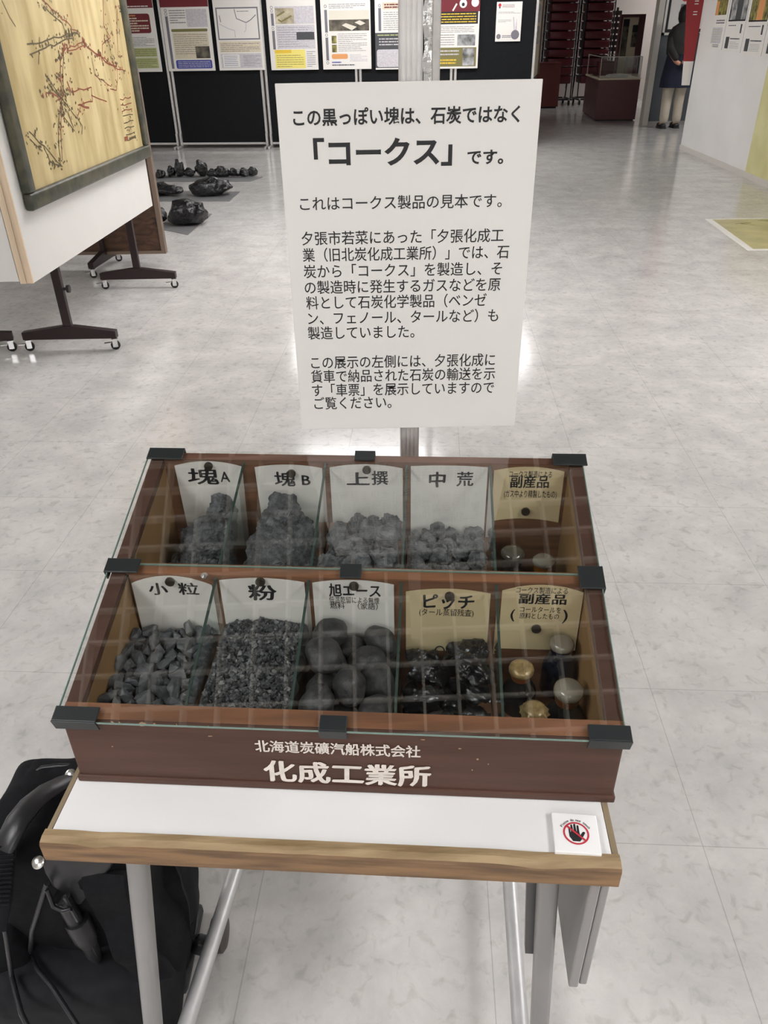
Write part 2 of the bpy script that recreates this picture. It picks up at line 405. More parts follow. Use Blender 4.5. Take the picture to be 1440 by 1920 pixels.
def rock(name, hulls, voxel, rough, seed, nscale, sharp=False, H=.85):
    """one solid broken rock: several rough convex blocks fused together and weathered"""
    bm = bmesh.new(); rnd = random.Random(seed)
    for (x0, x1, y0, y1, z0, z1) in hulls:
        vs = []
        c = Vector(((x0+x1)/2, (y0+y1)/2, (z0+z1)/2)); h = Vector(((x1-x0)/2, (y1-y0)/2, (z1-z0)/2))
        for _ in range(26):
            v = Vector((rnd.gauss(0, 1), rnd.gauss(0, 1), rnd.gauss(0, 1))).normalized()
            k = (abs(v.x)**5+abs(v.y)**5+abs(v.z)**5)**(-.2)*rnd.uniform(.88, 1.02)
            vs.append(bm.verts.new(c+Vector((v.x*k*h.x, v.y*k*h.y, v.z*k*h.z))))
        r = bmesh.ops.convex_hull(bm, input=vs)
        junk = [g for g in r['geom_interior'] if isinstance(g, bmesh.types.BMVert)]
        if junk: bmesh.ops.delete(bm, geom=junk, context='VERTS')
    me = bpy.data.meshes.new(name); bm.to_mesh(me); bm.free()
    o = bpy.data.objects.new(name, me); COL.objects.link(o)
    md = o.modifiers.new('r', 'REMESH'); md.mode = 'VOXEL'; md.voxel_size = voxel
    bpy.context.view_layer.update()
    m2 = bpy.data.meshes.new_from_object(o.evaluated_get(bpy.context.evaluated_depsgraph_get()))
    bpy.data.objects.remove(o); bpy.data.meshes.remove(me)
    off = Vector((seed*1.3, seed*.6, seed*2.1))
    nv = [v.normal.copy() for v in m2.vertices]
    for v, n in zip(m2.vertices, nv):
        p = v.co*nscale+off
        d = noise.fractal(p, H, 2.1, 5)
        if sharp: d = .5*d-.8*abs(noise.noise(p*.9))+.3
        v.co += n*d*rough
    return m2
LAMPS = [(-1.9, -.5, 1, 'ceiling lamp just behind the camera, to the left'), (1.9, -.5, 1, 'ceiling lamp just behind the camera, to the right'), (0, -2.9, 0, 'ceiling lamp well behind the camera, in the middle'),
         (-4.6, 2.6, 1, 'ceiling lamp over the far left of the hall'), (3.4, 3.2, 1, 'ceiling lamp beside the white partition'), (-.62, 11.1, 0, 'ceiling lamp before the black screens, on the left', .9),
         (1.5, 10.9, 0, 'ceiling lamp before the black screens, on the right', .9), (-.15, 5.0, 0, 'fill lamp added over the middle of the hall, nearer one'), (-.15, 7.4, 0, 'fill lamp added over the middle of the hall, farther one'), (6.2, 12.6, 0, 'ceiling lamp above the person', .9), (-5.3, 7.0, 1, 'ceiling lamp along the left wall', .9), (6.7, 19.2, 0, 'fill lamp added out of view to brighten the far pinkish wall', .85), (2.9, 17.8, 0, 'small fill lamp added to brighten the chair stacks', .38)]  # lamps over mid hall, far wall and chairs are fill added for brightness
def hull_mesh(name, seed, dims, npts=18, flat=0.0, bevel=0.06, rough=0.035, sub=2, nscale=2.2):
    """an irregular broken lump: convex hull of random points, chamfered, subdivided and roughened"""
    rnd = random.Random(seed)
    bm = bmesh.new()
    for _ in range(npts):
        v = Vector((rnd.gauss(0,1), rnd.gauss(0,1), rnd.gauss(0,1))).normalized()
        v *= rnd.uniform(.86, 1.04)
        bm.verts.new((v.x*dims[0]/2, v.y*dims[1]/2, v.z*dims[2]/2))
    r = bmesh.ops.convex_hull(bm, input=bm.verts)
    junk = [g for g in r['geom_interior'] if isinstance(g, bmesh.types.BMVert)]
    if junk: bmesh.ops.delete(bm, geom=junk, context='VERTS')
    m = min(dims)
    bmesh.ops.bevel(bm, geom=list(bm.edges), offset=m*bevel, segments=1, profile=.5, affect='EDGES', clamp_overlap=True)
    bmesh.ops.triangulate(bm, faces=bm.faces)
    for _ in range(sub):
        bmesh.ops.subdivide_edges(bm, edges=bm.edges, cuts=1, use_grid_fill=True)
    off = Vector((seed*3.17, seed*1.91, seed*.77))
    bm.normal_update()
    mv = []
    for v in bm.verts:
        p = v.co/m
        d = noise.fractal(p*nscale+off, .6, 2.1, 4)
        mv.append(v.co + v.normal*d*m*rough)
    for v, c in zip(bm.verts, mv): v.co = c
    me = bpy.data.meshes.new(name); bm.to_mesh(me); bm.free()
    return me

def ovoid_mesh(name, seed, dims):
    """a pressed egg-shaped briquette with a blunt seam and small dents"""
    bm = bmesh.new()
    bmesh.ops.create_icosphere(bm, subdivisions=4, radius=1)
    off = Vector((seed*2.3, seed*.7, seed*1.1))
    for v in bm.verts:
        p = v.co.copy()
        q = (abs(p.x)**2.4+abs(p.y)**2.4)**(1/2.4)
        k = 1/max((q**1.7+abs(p.z)**1.7)**(1/1.7), 1e-6)
        d = 1+.08*noise.noise(p*1.6+off)+.03*noise.noise(p*5+off)+.02*noise.noise(p*14+off)+.012*noise.noise(p*30+off)
        v.co = Vector((p.x*k*dims[0]/2, p.y*k*dims[1]/2, p.z*k*dims[2]/2))*d
    me = bpy.data.meshes.new(name); bm.to_mesh(me); bm.free()
    for p in me.polygons: p.use_smooth = True
    return me

def heap_kinds():
    K = {}
    K['nut'] = [hull_mesh('coke_nut', 11+i, d, npts=10, bevel=.015, rough=.035) for i, d in enumerate([(.031,.021,.017),(.026,.022,.019),(.034,.018,.016),(.023,.021,.019),(.029,.024,.017),(.022,.019,.017)])]
    K['select'] = [hull_mesh('coke_lump', 31+i, d, npts=22, bevel=.05, rough=.13, sub=3, nscale=2.2) for i, d in enumerate([(.052,.042,.038),(.046,.044,.036),(.058,.036,.034),(.042,.040,.040)])]
    K['coarse'] = [hull_mesh('coke_piece', 51+i, d, npts=18, bevel=.05, rough=.12, sub=3, nscale=2.2) for i, d in enumerate([(.038,.030,.026),(.034,.031,.028),(.044,.028,.024),(.030,.027,.026)])]
    K['ovoid'] = [ovoid_mesh('ovoid_briquette', 71+i, d) for i, d in enumerate([(.047,.045,.037),(.049,.043,.038),(.046,.046,.039)])]
    K['pitch'] = [hull_mesh('pitch_chunk', 91+i, d, npts=12, bevel=.02, rough=.15, sub=3, nscale=1.7) for i, d in enumerate([(.066,.055,.040),(.060,.056,.036),(.074,.048,.038),(.052,.046,.036)])]
    return K
HEAPS = {
'nut': [[1,0.0384,0.0575,0.0691,0.16,-3.04,0.42],[3,0.0473,0.0429,0.0675,0.87,0.52,-2.36],[2,0.0857,0.0627,0.0689,-2.0,0.19,-1.08],[5,0.1262,0.0796,0.0779,-1.6,-0.85,2.05],[0,0.0383,0.0848,0.069,0.51,0.17,-2.81],[0,0.0629,0.0535,0.0693,0.4,0.08,2.4],[4,0.0963,0.0838,0.0678,-0.3,-3.02,-0.13],[1,0.1109,0.0566,0.0691,-2.98,-0.1,0.12],[4,0.0281,0.092,0.069,-0.54,-3.09,0.6],[2,0.068,0.1145,0.0712,0.57,0.3,-1.83],[3,0.0931,0.0984,0.0703,-2.37,-0.29,1.56],[5,0.124,0.0935,0.0695,-0.56,0.29,1.44],[1,0.0678,0.1526,0.0722,0.56,-0.8,-0.24],[5,0.0605,0.1289,0.0692,0.15,-0.18,-1.42],[0,0.0761,0.1407,0.0716,-0.83,-0.33,0.61],[0,0.1183,0.1402,0.0673,-0.65,2.83,0.12],[5,0.0268,0.1405,0.0688,0.32,-0.31,1.88],[1,0.0463,0.1608,0.0692,-0.25,-0.24,-2.38],[2,0.0954,0.1769,0.0691,0.26,-2.96,-0.34],[0,0.1149,0.1564,0.0673,2.49,0.31,-0.21],[0,0.0351,0.0265,0.0673,-0.65,2.83,0.24],[1,0.0621,0.0334,0.0691,-2.98,-0.1,-1.32],[3,0.0826,0.0297,0.068,-2.17,2.42,0.09],[5,0.1101,0.0281,0.0684,-2.37,-0.98,0.77],[5,0.0261,0.0707,0.0684,0.78,-2.16,1.4],[1,0.0595,0.0941,0.0831,-0.76,2.92,0.63],[1,0.0757,0.0627,0.0742,-1.08,-0.75,1.17],[3,0.1112,0.087,0.0675,0.87,0.51,-0.99],[5,0.0512,0.1217,0.0688,0.31,-0.3,-2.45],[0,0.0572,0.0977,0.0673,2.49,0.31,-1.24],[1,0.0793,0.1272,0.0691,-2.98,-0.1,1.41],[1,0.0921,0.1142,0.0697,0.9,0.56,-0.56],[4,0.0289,0.1263,0.0678,-0.3,-3.01,0.93],[2,0.0949,0.1531,0.0783,1.45,0.03,0.18],[0,0.0941,0.1439,0.0696,0.22,-0.04,-2.81],[3,0.1219,0.1139,0.0699,0.23,0.18,-1.19],[3,0.0399,0.1766,0.0708,0.92,-2.93,0.85],[4,0.0732,0.1766,0.0701,0.52,-0.14,-1.29],[1,0.0823,0.1556,0.0691,0.16,-3.04,0.09],[3,0.123,0.1663,0.0703,0.77,-2.85,-0.8],[3,0.0315,0.0432,0.0684,1.22,1.04,-1.63],[5,0.0655,0.0616,0.0723,-1.36,0.16,-2.74],[1,0.0891,0.0458,0.0754,-2.01,-0.41,1.68],[5,0.1231,0.0478,0.0694,-0.43,0.27,-0.46],[1,0.0271,0.0818,0.0771,-0.56,0.57,-2.81],[5,0.0599,0.0725,0.0684,0.78,-2.16,0.14],[2,0.1067,0.0518,0.0769,-1.51,-0.14,-0.29],[4,0.1013,0.0972,0.0786,-0.09,-3.01,0.21],[4,0.0318,0.1056,0.0678,2.84,-0.13,-1.06],[3,0.0789,0.0905,0.0676,0.87,0.51,-0.37],[1,0.0808,0.0778,0.087,-0.65,-0.24,1.93],[2,0.1174,0.1024,0.0691,2.98,-0.2,0.25],[1,0.0548,0.1458,0.0693,-0.29,-0.32,0.95],[2,0.0468,0.1181,0.0808,0.68,-0.84,2.57],[4,0.0952,0.1266,0.0711,-1.2,-1.28,-1.5],[4,0.1232,0.1265,0.0717,-1.06,-1.12,-0.04],[4,0.0316,0.1568,0.0702,0.53,-0.13,-2.65],[1,0.0566,0.1728,0.0696,0.92,0.6,1.54],[5,0.0991,0.1624,0.0684,0.78,-2.16,-0.96],[0,0.1167,0.1746,0.0722,0.41,2.32,0.49],[2,0.0419,0.0416,0.0799,-0.18,0.05,1.76],[1,0.0534,0.0293,0.0805,2.49,-0.39,-0.07],[1,0.0949,0.0262,0.0768,-1.82,2.73,-0.07],[0,0.1189,0.0641,0.0729,1.36,-0.03,2.8],[2,0.0449,0.0733,0.0706,1.17,-0.49,-2.22],[5,0.0723,0.0769,0.07,-3.07,-0.8,-0.47],[0,0.0968,0.0713,0.0716,-0.82,-0.32,3.07],[0,0.1184,0.0711,0.0673,-0.65,2.83,0.34],[5,0.0441,0.1101,0.072,0.06,-2.89,1.05],[4,0.0591,0.1053,0.0786,-0.28,-2.71,-0.17],[0,0.0716,0.1007,0.0683,1.71,0.27,-2.49],[4,0.1074,0.1124,0.0765,0.16,0.28,-1.3],[5,0.0386,0.1426,0.0713,-2.56,0.16,0.09],[4,0.0527,0.1489,0.0819,1.1,-0.4,-1.15],[3,0.0821,0.128,0.0807,0.86,-2.55,-0.66],[3,0.1063,0.1284,0.0676,0.87,0.51,0.99],[2,0.0293,0.1676,0.0724,0.55,0.28,2.38],[3,0.0645,0.1642,0.0808,-2.78,0.09,1.24],[3,0.0808,0.1629,0.0793,-0.33,-0.69,1.49],[0,0.1087,0.1727,0.0756,-2.75,0.35,-0.82],[4,0.0259,0.0364,0.0749,0.28,2.87,0.97],[2,0.077,0.0427,0.0711,-1.88,0.58,0.54],[4,0.0727,0.0503,0.0816,3.12,-0.58,0.54],[1,0.123,0.0339,0.0723,0.1,-2.28,-2.1],[4,0.0519,0.0823,0.0795,0.03,-0.45,-2.49],[2,0.0668,0.0744,0.0826,1.13,-1.18,1.37],[2,0.0913,0.0642,0.0811,-0.25,-0.71,-3.05],[0,0.1134,0.0848,0.0771,2.78,0.18,0.35],[4,0.0228,0.1127,0.08,1.21,-0.42,-1.43],[3,0.0657,0.0837,0.0744,-1.81,0.77,-1.14],[0,0.0794,0.0963,0.0773,2.34,0.39,0.86],[5,0.1266,0.0987,0.082,0.61,2.56,-0.09],[2,0.0262,0.132,0.0807,0.98,-0.54,1.41],[1,0.0631,0.123,0.0814,0.42,2.63,1.16],[3,0.078,0.1448,0.0807,-0.98,1.88,1.7],[1,0.1184,0.1338,0.0782,1.67,0.19,0.74],[4,0.0382,0.1752,0.0786,2.89,-0.38,0.01],[5,0.0661,0.1751,0.0766,2.58,0.67,1.06],[4,0.0869,0.1681,0.0752,-1.68,-0.03,2.0],[3,0.1235,0.1567,0.0777,0.99,0.75,-2.14],[5,0.0568,0.0421,0.0765,-0.48,-0.79,1.34],[3,0.0689,0.0299,0.0756,-0.01,0.68,-2.85],[0,0.0815,0.0327,0.083,0.4,-0.17,1.17],[3,0.1001,0.04,0.0676,0.87,0.52,0.26],[5,0.0405,0.0958,0.0767,0.55,0.06,0.24],[0,0.043,0.0708,0.0798,2.48,0.48,0.06],[2,0.0898,0.0802,0.0774,0.43,-3.09,-0.34],[2,0.1028,0.0708,0.0823,-2.29,-0.28,1.72],[5,0.035,0.1096,0.0787,0.01,0.2,2.21],[2,0.0776,0.112,0.0814,0.4,-0.55,0.29],[1,0.0941,0.1429,0.0827,-0.04,0.4,-1.32],[5,0.0926,0.1064,0.0776,0.03,3.04,-1.15],[4,0.04,0.1255,0.0741,1.32,0.16,0.9],[3,0.0489,0.1362,0.0803,-0.66,-0.2,1.45],[5,0.0646,0.137,0.0771,-0.19,-2.21,-1.64],[0,0.1083,0.1395,0.0761,1.67,0.57,1.22],[0,0.0241,0.1665,0.0789,2.09,0.3,1.72],[5,0.0493,0.1606,0.0789,0.76,-0.7,2.13],[0,0.0926,0.1732,0.0823,1.28,0.91,-1.09],[2,0.1132,0.1665,0.0829,-2.01,-0.23,1.21],[5,0.0357,0.0289,0.0824,0.13,-2.84,-0.12],[0,0.0482,0.0574,0.0765,2.41,1.3,0.32],[0,0.0969,0.036,0.0802,-1.53,2.99,0.06],[2,0.1168,0.0391,0.0801,-1.99,-0.28,-0.22],[2,0.0315,0.0543,0.0803,-0.55,-3.04,0.45]],
'select': [[0,0.275,0.2263,0.093,-0.43,-1.83,0.22],[0,0.3455,0.2249,0.0891,-0.03,1.3,2.68],[1,0.305,0.2644,0.0917,0.23,0.12,-0.34],[0,0.3452,0.2658,0.0972,1.63,1.23,0.76],[2,0.2744,0.3208,0.1054,-1.76,0.39,-1.71],[0,0.3468,0.3361,0.1118,2.19,1.99,-0.49],[2,0.31,0.2282,0.0914,-0.73,2.6,1.0],[0,0.3454,0.2366,0.1253,-1.68,1.48,0.0],[1,0.2735,0.2734,0.0986,1.56,0.11,-1.92],[1,0.3412,0.3005,0.1043,0.85,-0.17,-2.33],[1,0.2987,0.3018,0.1043,1.41,-0.48,1.41],[2,0.321,0.3122,0.1272,2.14,-0.22,1.52],[1,0.275,0.2272,0.1229,0.13,0.03,0.49],[1,0.3127,0.2249,0.1265,-0.68,2.36,1.51],[2,0.3016,0.2715,0.1226,2.45,0.17,0.3],[0,0.3445,0.28,0.1357,1.8,0.1,0.12],[3,0.3051,0.3431,0.1121,-2.04,0.06,0.8]],
'coarse': [[0,0.387,0.2247,0.0875,-1.39,-0.35,1.87],[0,0.4465,0.2448,0.0875,1.75,-2.92,-0.01],[1,0.408,0.2899,0.0876,0.59,-0.36,0.03],[0,0.4672,0.2643,0.0875,-1.39,-0.12,-2.01],[2,0.3887,0.3074,0.0846,-1.34,0.31,-2.08],[0,0.4474,0.3113,0.0879,1.91,-0.21,-0.74],[2,0.381,0.3462,0.0878,0.3,-0.02,1.66],[0,0.4368,0.3573,0.0879,-1.33,-0.49,-2.87],[1,0.4262,0.2224,0.0884,-1.23,-0.13,-1.33],[1,0.4673,0.2189,0.0861,3.08,0.27,0.35],[1,0.3886,0.2545,0.0861,3.07,0.27,0.63],[2,0.4356,0.2919,0.0891,-2.38,-0.25,1.69],[1,0.4164,0.3103,0.0924,1.62,1.92,-0.11],[1,0.4722,0.2988,0.0884,-0.79,-0.37,-1.77],[2,0.4057,0.3565,0.0847,-1.31,0.35,-0.47],[0,0.4714,0.332,0.0882,2.73,-0.06,-1.83],[3,0.4078,0.2431,0.0881,-0.33,-0.51,-2.34],[2,0.4439,0.2219,0.0961,1.13,-0.81,1.18],[2,0.4172,0.2687,0.0882,1.03,-3.1,-0.19],[1,0.466,0.2747,0.1052,-0.01,-0.18,1.03],[0,0.3906,0.2972,0.1042,1.43,-2.72,-0.36],[2,0.4291,0.3295,0.0895,-1.14,-0.28,-0.96],[0,0.4023,0.3325,0.0909,1.73,-2.25,-0.43],[1,0.4667,0.3595,0.0911,-0.95,2.9,0.15],[1,0.4062,0.2226,0.0927,1.4,-1.96,-1.01],[3,0.4266,0.2488,0.1009,1.0,0.38,3.07],[1,0.3843,0.2776,0.0918,1.23,-1.08,-1.63],[2,0.4498,0.2709,0.0898,-2.74,0.39,0.72],[3,0.418,0.2834,0.1033,0.54,-0.72,2.9],[2,0.45,0.2978,0.1036,-1.81,0.15,-2.53],[0,0.4154,0.3456,0.1065,-0.93,0.53,1.81],[3,0.4507,0.3361,0.0927,0.04,0.46,2.45],[0,0.39,0.2467,0.1058,-0.84,-3.13,0.32],[1,0.4673,0.2358,0.0996,-1.64,0.6,1.26]],
'ovoid': [[2,0.2771,0.0647,0.06,-0.23,-0.82,-2.76],[1,0.3425,0.047,0.0586,-0.49,-0.16,0.94],[1,0.2936,0.1104,0.0583,-0.47,-0.05,0.72],[0,0.3414,0.1112,0.0587,-0.59,-0.03,2.6],[1,0.2784,0.1545,0.0585,0.31,0.16,1.3],[0,0.3422,0.1549,0.0584,0.45,-0.13,1.11],[2,0.3056,0.0433,0.0769,-0.39,-0.07,-2.99],[0,0.344,0.0437,0.0968,0.58,-0.27,-1.68],[1,0.2816,0.1266,0.0904,1.05,0.09,2.94],[1,0.3184,0.0793,0.0628,-0.47,0.8,-2.24],[1,0.3073,0.1608,0.0827,-0.37,-0.29,-1.25],[1,0.3442,0.1626,0.0963,1.18,-0.31,2.45],[0,0.2813,0.0869,0.0914,0.27,-0.6,-1.65],[2,0.3139,0.0662,0.1134,1.44,1.11,-1.52],[0,0.2804,0.1055,0.1248,0.2,-0.37,2.12],[1,0.3435,0.0882,0.0974,0.08,-0.86,1.88],[2,0.2792,0.1613,0.1094,0.23,-0.42,-1.33],[1,0.3292,0.1246,0.0948,0.86,-0.27,0.25],[1,0.278,0.0416,0.1056,-0.14,0.92,-2.76]],
'pitch': [[2,0.3995,0.072,0.0348,0.23,-0.24,-2.7],[2,0.4294,0.1071,0.0348,0.21,-0.23,0.44],[3,0.4649,0.0883,0.0292,-0.95,1.16,-0.82],[0,0.3983,0.1672,0.0438,-0.22,-0.94,-2.72],[3,0.3811,0.0412,0.0403,-0.37,2.43,-0.12],[0,0.458,0.1198,0.049,-2.01,-2.3,-0.28],[1,0.4561,0.0562,0.0418,0.11,0.69,-2.25],[3,0.3816,0.1146,0.0355,0.22,2.42,0.26],[3,0.4211,0.0389,0.0304,1.68,1.99,-0.42],[3,0.4681,0.1636,0.0363,1.14,-0.43,2.8],[3,0.4113,0.0985,0.0489,-0.7,0.9,-0.2],[1,0.4377,0.1552,0.0361,-2.55,-0.26,1.56],[0,0.4166,0.0482,0.0627,-0.07,0.06,0.89],[1,0.4545,0.1652,0.0686,0.67,0.27,2.93],[1,0.458,0.1219,0.0821,-0.42,0.71,-0.07],[1,0.4028,0.1294,0.0606,-0.79,0.81,0.36],[2,0.3988,0.076,0.0661,-1.04,0.43,0.69]],
}

# ------------------------------------------------------------------ the setting
m = MB(); m.box(-6, 8.5, -4, 20.6, -.1, 0); struct(m.build('floor', 'floor', root=(0, 0, 0)))
m = MB(); m.box(-6, 8.5, -4, 20.6, 2.95, 3.05)
struct(m.build('ceiling', 'ceil'))
m = MB()
x = -5.94
while x < 8.5:
    m.box(x-.005, x+.005, -3.99, 20.59, 2.74, 2.80); x += .125
y = -3.93
while y < 20.6:
    m.box(-5.99, 8.49, y-.005, y+.005, 2.742, 2.798); y += .125
struct(m.build('trim_ceiling_louvre', 'louvre'))
m = MB(); m.box(-6.12, -6, -4, 20.6, 0, 2.95); struct(m.build('wall_left', 'wall'))
m = MB(); m.box(-6, 8.5, -4.12, -4, 0, 2.95); struct(m.build('wall_back', 'wall'))
m = MB(); m.box(8.5, 8.62, -4, 20.6, 0, 2.95); struct(m.build('wall_outer', 'wall'))
m = MB(); m.box(-6, 8.5, 20.6, 20.72, 0, 2.95); struct(m.build('wall_far', 'pinkwall'))
# white partition on the right, running away from the camera
WR0 = Vector((4.175, 11.62, 0)); WRD = Vector((.0367, 1, 0)).normalized(); WRN = Vector((-WRD.y, WRD.x, 0))   # normal faces the hall
def wr(y, z, out=0): return WR0+WRD*((y-WR0.y)/WRD.y)+WRN*out+Vector((0, 0, z))
m = MB(); m.prism([wr(1.5, 0), wr(11.62, 0), wr(11.62, 0, -.14), wr(1.5, 0, -.14)], (0, 0, 2.74)); struct(m.build('wall_right', 'wall'))
m = MB(); m.prism([wr(1.5, 0, .012), wr(11.62, 0, .012), wr(11.62, 0, .0005), wr(1.5, 0, .0005)], (0, 0, .06)); struct(m.build('baseboard_right', 'trimwhite'))
m = MB(); m.box(4.66, 8.49, 14.75, 14.87, 0, 2.74); struct(m.build('wall_grey', 'greywall'))
m = MB(); m.box(4.56, 4.655, 14.72, 14.90, 0, 2.74); struct(m.build('trim_1', 'trimwhite'))
m = MB(); m.box(4.66, 8.49, 14.738, 14.7495, 0, .06); struct(m.build('baseboard_grey', 'skirt'))

# ceiling lamps and added fill lamps
def lamp(x, y, rz, label, size=1.0):
    t = thing('ceiling_lamp', label, 'lamp', (x, y, 2.66), 'recessed ceiling lamps')
    a, b = (.75*size, .40*size) if not rz else (.40*size, .75*size)
    f = MB()
    f.box(x-a-.03, x+a+.03, y-b-.03, y-b, 2.66, 2.739); f.box(x-a-.03, x+a+.03, y+b, y+b+.03, 2.66, 2.739)
    f.box(x-a-.03, x-a, y-b, y+b, 2.66, 2.739); f.box(x+a, x+a+.03, y-b, y+b, 2.66, 2.739)
    f.build('frame', 'lampframe', t)
    d = MB(); d.box(x-a, x+a, y-b, y+b, 2.675, 2.70); d.build('diffuser', 'lamp', t)
for args in LAMPS: lamp(*args)

# ------------------------------------------------------------------ black exhibition panels with posters, across the back of the hall
PP0 = Vector((-2.95, 12.70, 0)); PPD = Vector((1, -.10, 0)).normalized(); PPN = Vector((PPD.y, -PPD.x, 0))
def pp(px, py): return on(px, py, PP0, PPN)
def pu(px, py=131): return (pp(px, py)-PP0).dot(PPD)
FP = frame(PP0, PPD, (0, 0, 1))
PANELS = [(-1.56, -.012), (.012, 1.345), (1.375, 2.70), (2.725, 4.03), (4.055, 5.15)]
PANEL_LABELS = ['black felt screen just right of the framed map, with the red and green poster', 'black felt screen under the posters with the blue box and the road map',
    'black felt screen behind the left half of the white notice', 'black felt screen behind the aluminium sign post',
    'black felt screen with the small white notice, at the right end of the row']
for (u0, u1), lb in zip(PANELS, PANEL_LABELS):
    o = PP0+PPD*((u0+u1)/2); o.z = 0
    t = thing('exhibition_screen', lb, 'display panel', o, 'black display panels')
    f = MB(FP); f.box(u0+.03, u1-.03, .075, 2.16, -.035, -.005); f.build('felt_panel', 'blackfelt', t)
    for z in (.05, 2.16):
        f = MB(FP); f.box(u0+.03, u1-.03, z, z+.027, -.04, 0); f.build('rail', 'alu_dull', t)
    for u in (u0, u1-.034):
        f = MB(FP); f.box(u, u+.034, .03, 2.2, -.045, .01, bev=.004); f.build('post', 'alu_dull', t)
        f = MB(FP); f.box(u-.004 if u == u0 else u+.006, u+.028 if u == u0 else u+.038, .0, .04, -.22, .2, bev=.008); f.box(u+.002, u+.032, .04, .20, -.03, .035, bev=.006); f.build('foot', 'alu_dull', t)

def poster(u0, u1, z0, z1, label, draw, group='history posters on the black panels', cat='poster', thick=.022):
    o = FP @ Vector(((u0+u1)/2, z0, 0))
    t = thing('poster', label, cat, o, group)
    b = MB(FP); b.box(u0, u1, z0, z1, .011, .011+thick, bev=.003); b.build('board', 'paper', t)
    F = FP @ Matrix.Translation((u0, z0, .011+thick)); W = u1-u0; H = z1-z0
    p = MB(); mats = draw(p, F, W, H); p.build('print', mats, t)
PM = ['softink', 'maroon', 'green', 'beige', 'olive', 'blue', 'yellow', 'gold', 'orange', 'charcoal', 'slate', 'palegrey', 'photo', 'sepia', 'bwphoto', 'paper', 'sky', 'ink', 'redprint', 'foliage']
I = {n: i for i, n in enumerate(PM)}
def rr(p, F, x0, x1, y0, y1, r, mi, lift=.0008):
    pts = []
    for cx_, cy_, a0 in ((x1-r, y1-r, 0), (x0+r, y1-r, 90), (x0+r, y0+r, 180), (x1-r, y0+r, 270)):
        for k in range(5):
            a = math.radians(a0+k*22.5); pts.append((cx_+r*math.cos(a), cy_+r*math.sin(a), lift))
    p.face(pts, mi, F)
def timeline(p, F, W, y0, y1, dots):
    rect(p, F, W*.075, W*.13, y0, y1, I['slate'])
    for d in dots:
        disc(p, F, W*.10, d, W*.045, I['paper'], .0016, 14); disc(p, F, W*.10, d, W*.028, I['softink'], .002, 12); disc(p, F, W*.10, d, W*.018, I['paper'], .0024, 12)
def d1(p, F, W, H):
    rect(p, F, 0, W, H*.765, H, I['maroon']); lines(p, F, W*.1, W*.9, H*.77, H*.80, 1, I['paper'], 4, .0014, .4)
    rr(p, F, W*.03, W*.86, H*.47, H*.70, .03, I['maroon']); lines(p, F, W*.06, W*.8, H*.485, H*.66, 6, I['beige'], 1); lines(p, F, W*.06, W*.45, H*.665, H*.69, 1, I['orange'], 2)
    lines(p, F, W*.1, W*.9, H*.31, H*.43, 6, I['softink'], 3, .0014, .3)
    rect(p, F, W*.08, W*.93, H*.185, H*.295, I['green']); lines(p, F, W*.12, W*.9, H*.19, H*.285, 4, I['olive'], 5, .0014, .3)
    rect(p, F, W*.08, W*.93, H*.045, H*.175, I['green']); lines(p, F, W*.12, W*.9, H*.05, H*.16, 5, I['olive'], 6, .0014, .3)
    return PM
def d2(p, F, W, H):
    rect(p, F, 0, W, H*.765, H, I['maroon']); timeline(p, F, W, H*.03, H*.69, [H*.73, H*.69])
    lines(p, F, W*.17, W*.5, H*.57, H*.74, 6, I['softink'], 11, .0014, .35); rect(p, F, W*.52, W*.95, H*.53, H*.74, I['palegrey'])
    rr(p, F, W*.17, W*.93, H*.475, H*.51, .012, I['olive'])
    rect(p, F, W*.18, W*.93, H*.15, H*.468, I['beige']); lines(p, F, W*.2, W*.9, H*.2, H*.455, 10, I['softink'], 12, .0014, .22)
    rect(p, F, W*.63, W*.93, H*.155, H*.30, I['photo'], .002)
    rr(p, F, W*.18, W*.95, H*.03, H*.135, .02, I['blue']); lines(p, F, W*.22, W*.92, H*.04, H*.125, 4, I['palegrey'], 13, .0014, .35)
    return PM
def d3(p, F, W, H):
    rect(p, F, W*.05, W*.95, H*.37, H*.75, I['slate']); rect(p, F, W*.075, W*.925, H*.385, H*.735, I['paper'], .0014)
    for k, pts in enumerate([[(.1, .56), (.3, .50), (.42, .48), (.42, .40)], [(.45, .73), (.48, .62), (.68, .57), (.78, .60), (.9, .66)], [(.68, .57), (.66, .48), (.62, .46)], [(.12, .66), (.14, .58)]]):
        stroke(p, F, [(a*W, b*H) for a, b in pts], .010, I['palegrey'] if k % 2 == 0 else I['softink'], .002)
    lines(p, F, W*.5, W*.88, H*.69, H*.715, 1, I['softink'], 21, .002, .3)
    rect(p, F, W*.06, W*.95, H*.22, H*.35, I['beige']); lines(p, F, W*.08, W*.92, H*.225, H*.335, 5, I['softink'], 22, .0014, .25)
    rect(p, F, W*.06, W*.95, H*.03, H*.205, I['palegrey']); rect(p, F, W*.1, W*.47, H*.04, H*.195, I['paper'], .0014)
    lines(p, F, W*.13, W*.42, H*.05, H*.185, 6, I['blue'], 23, .002, .22); lines(p, F, W*.55, W*.92, H*.05, H*.185, 7, I['softink'], 24, .002, .22)
    return PM
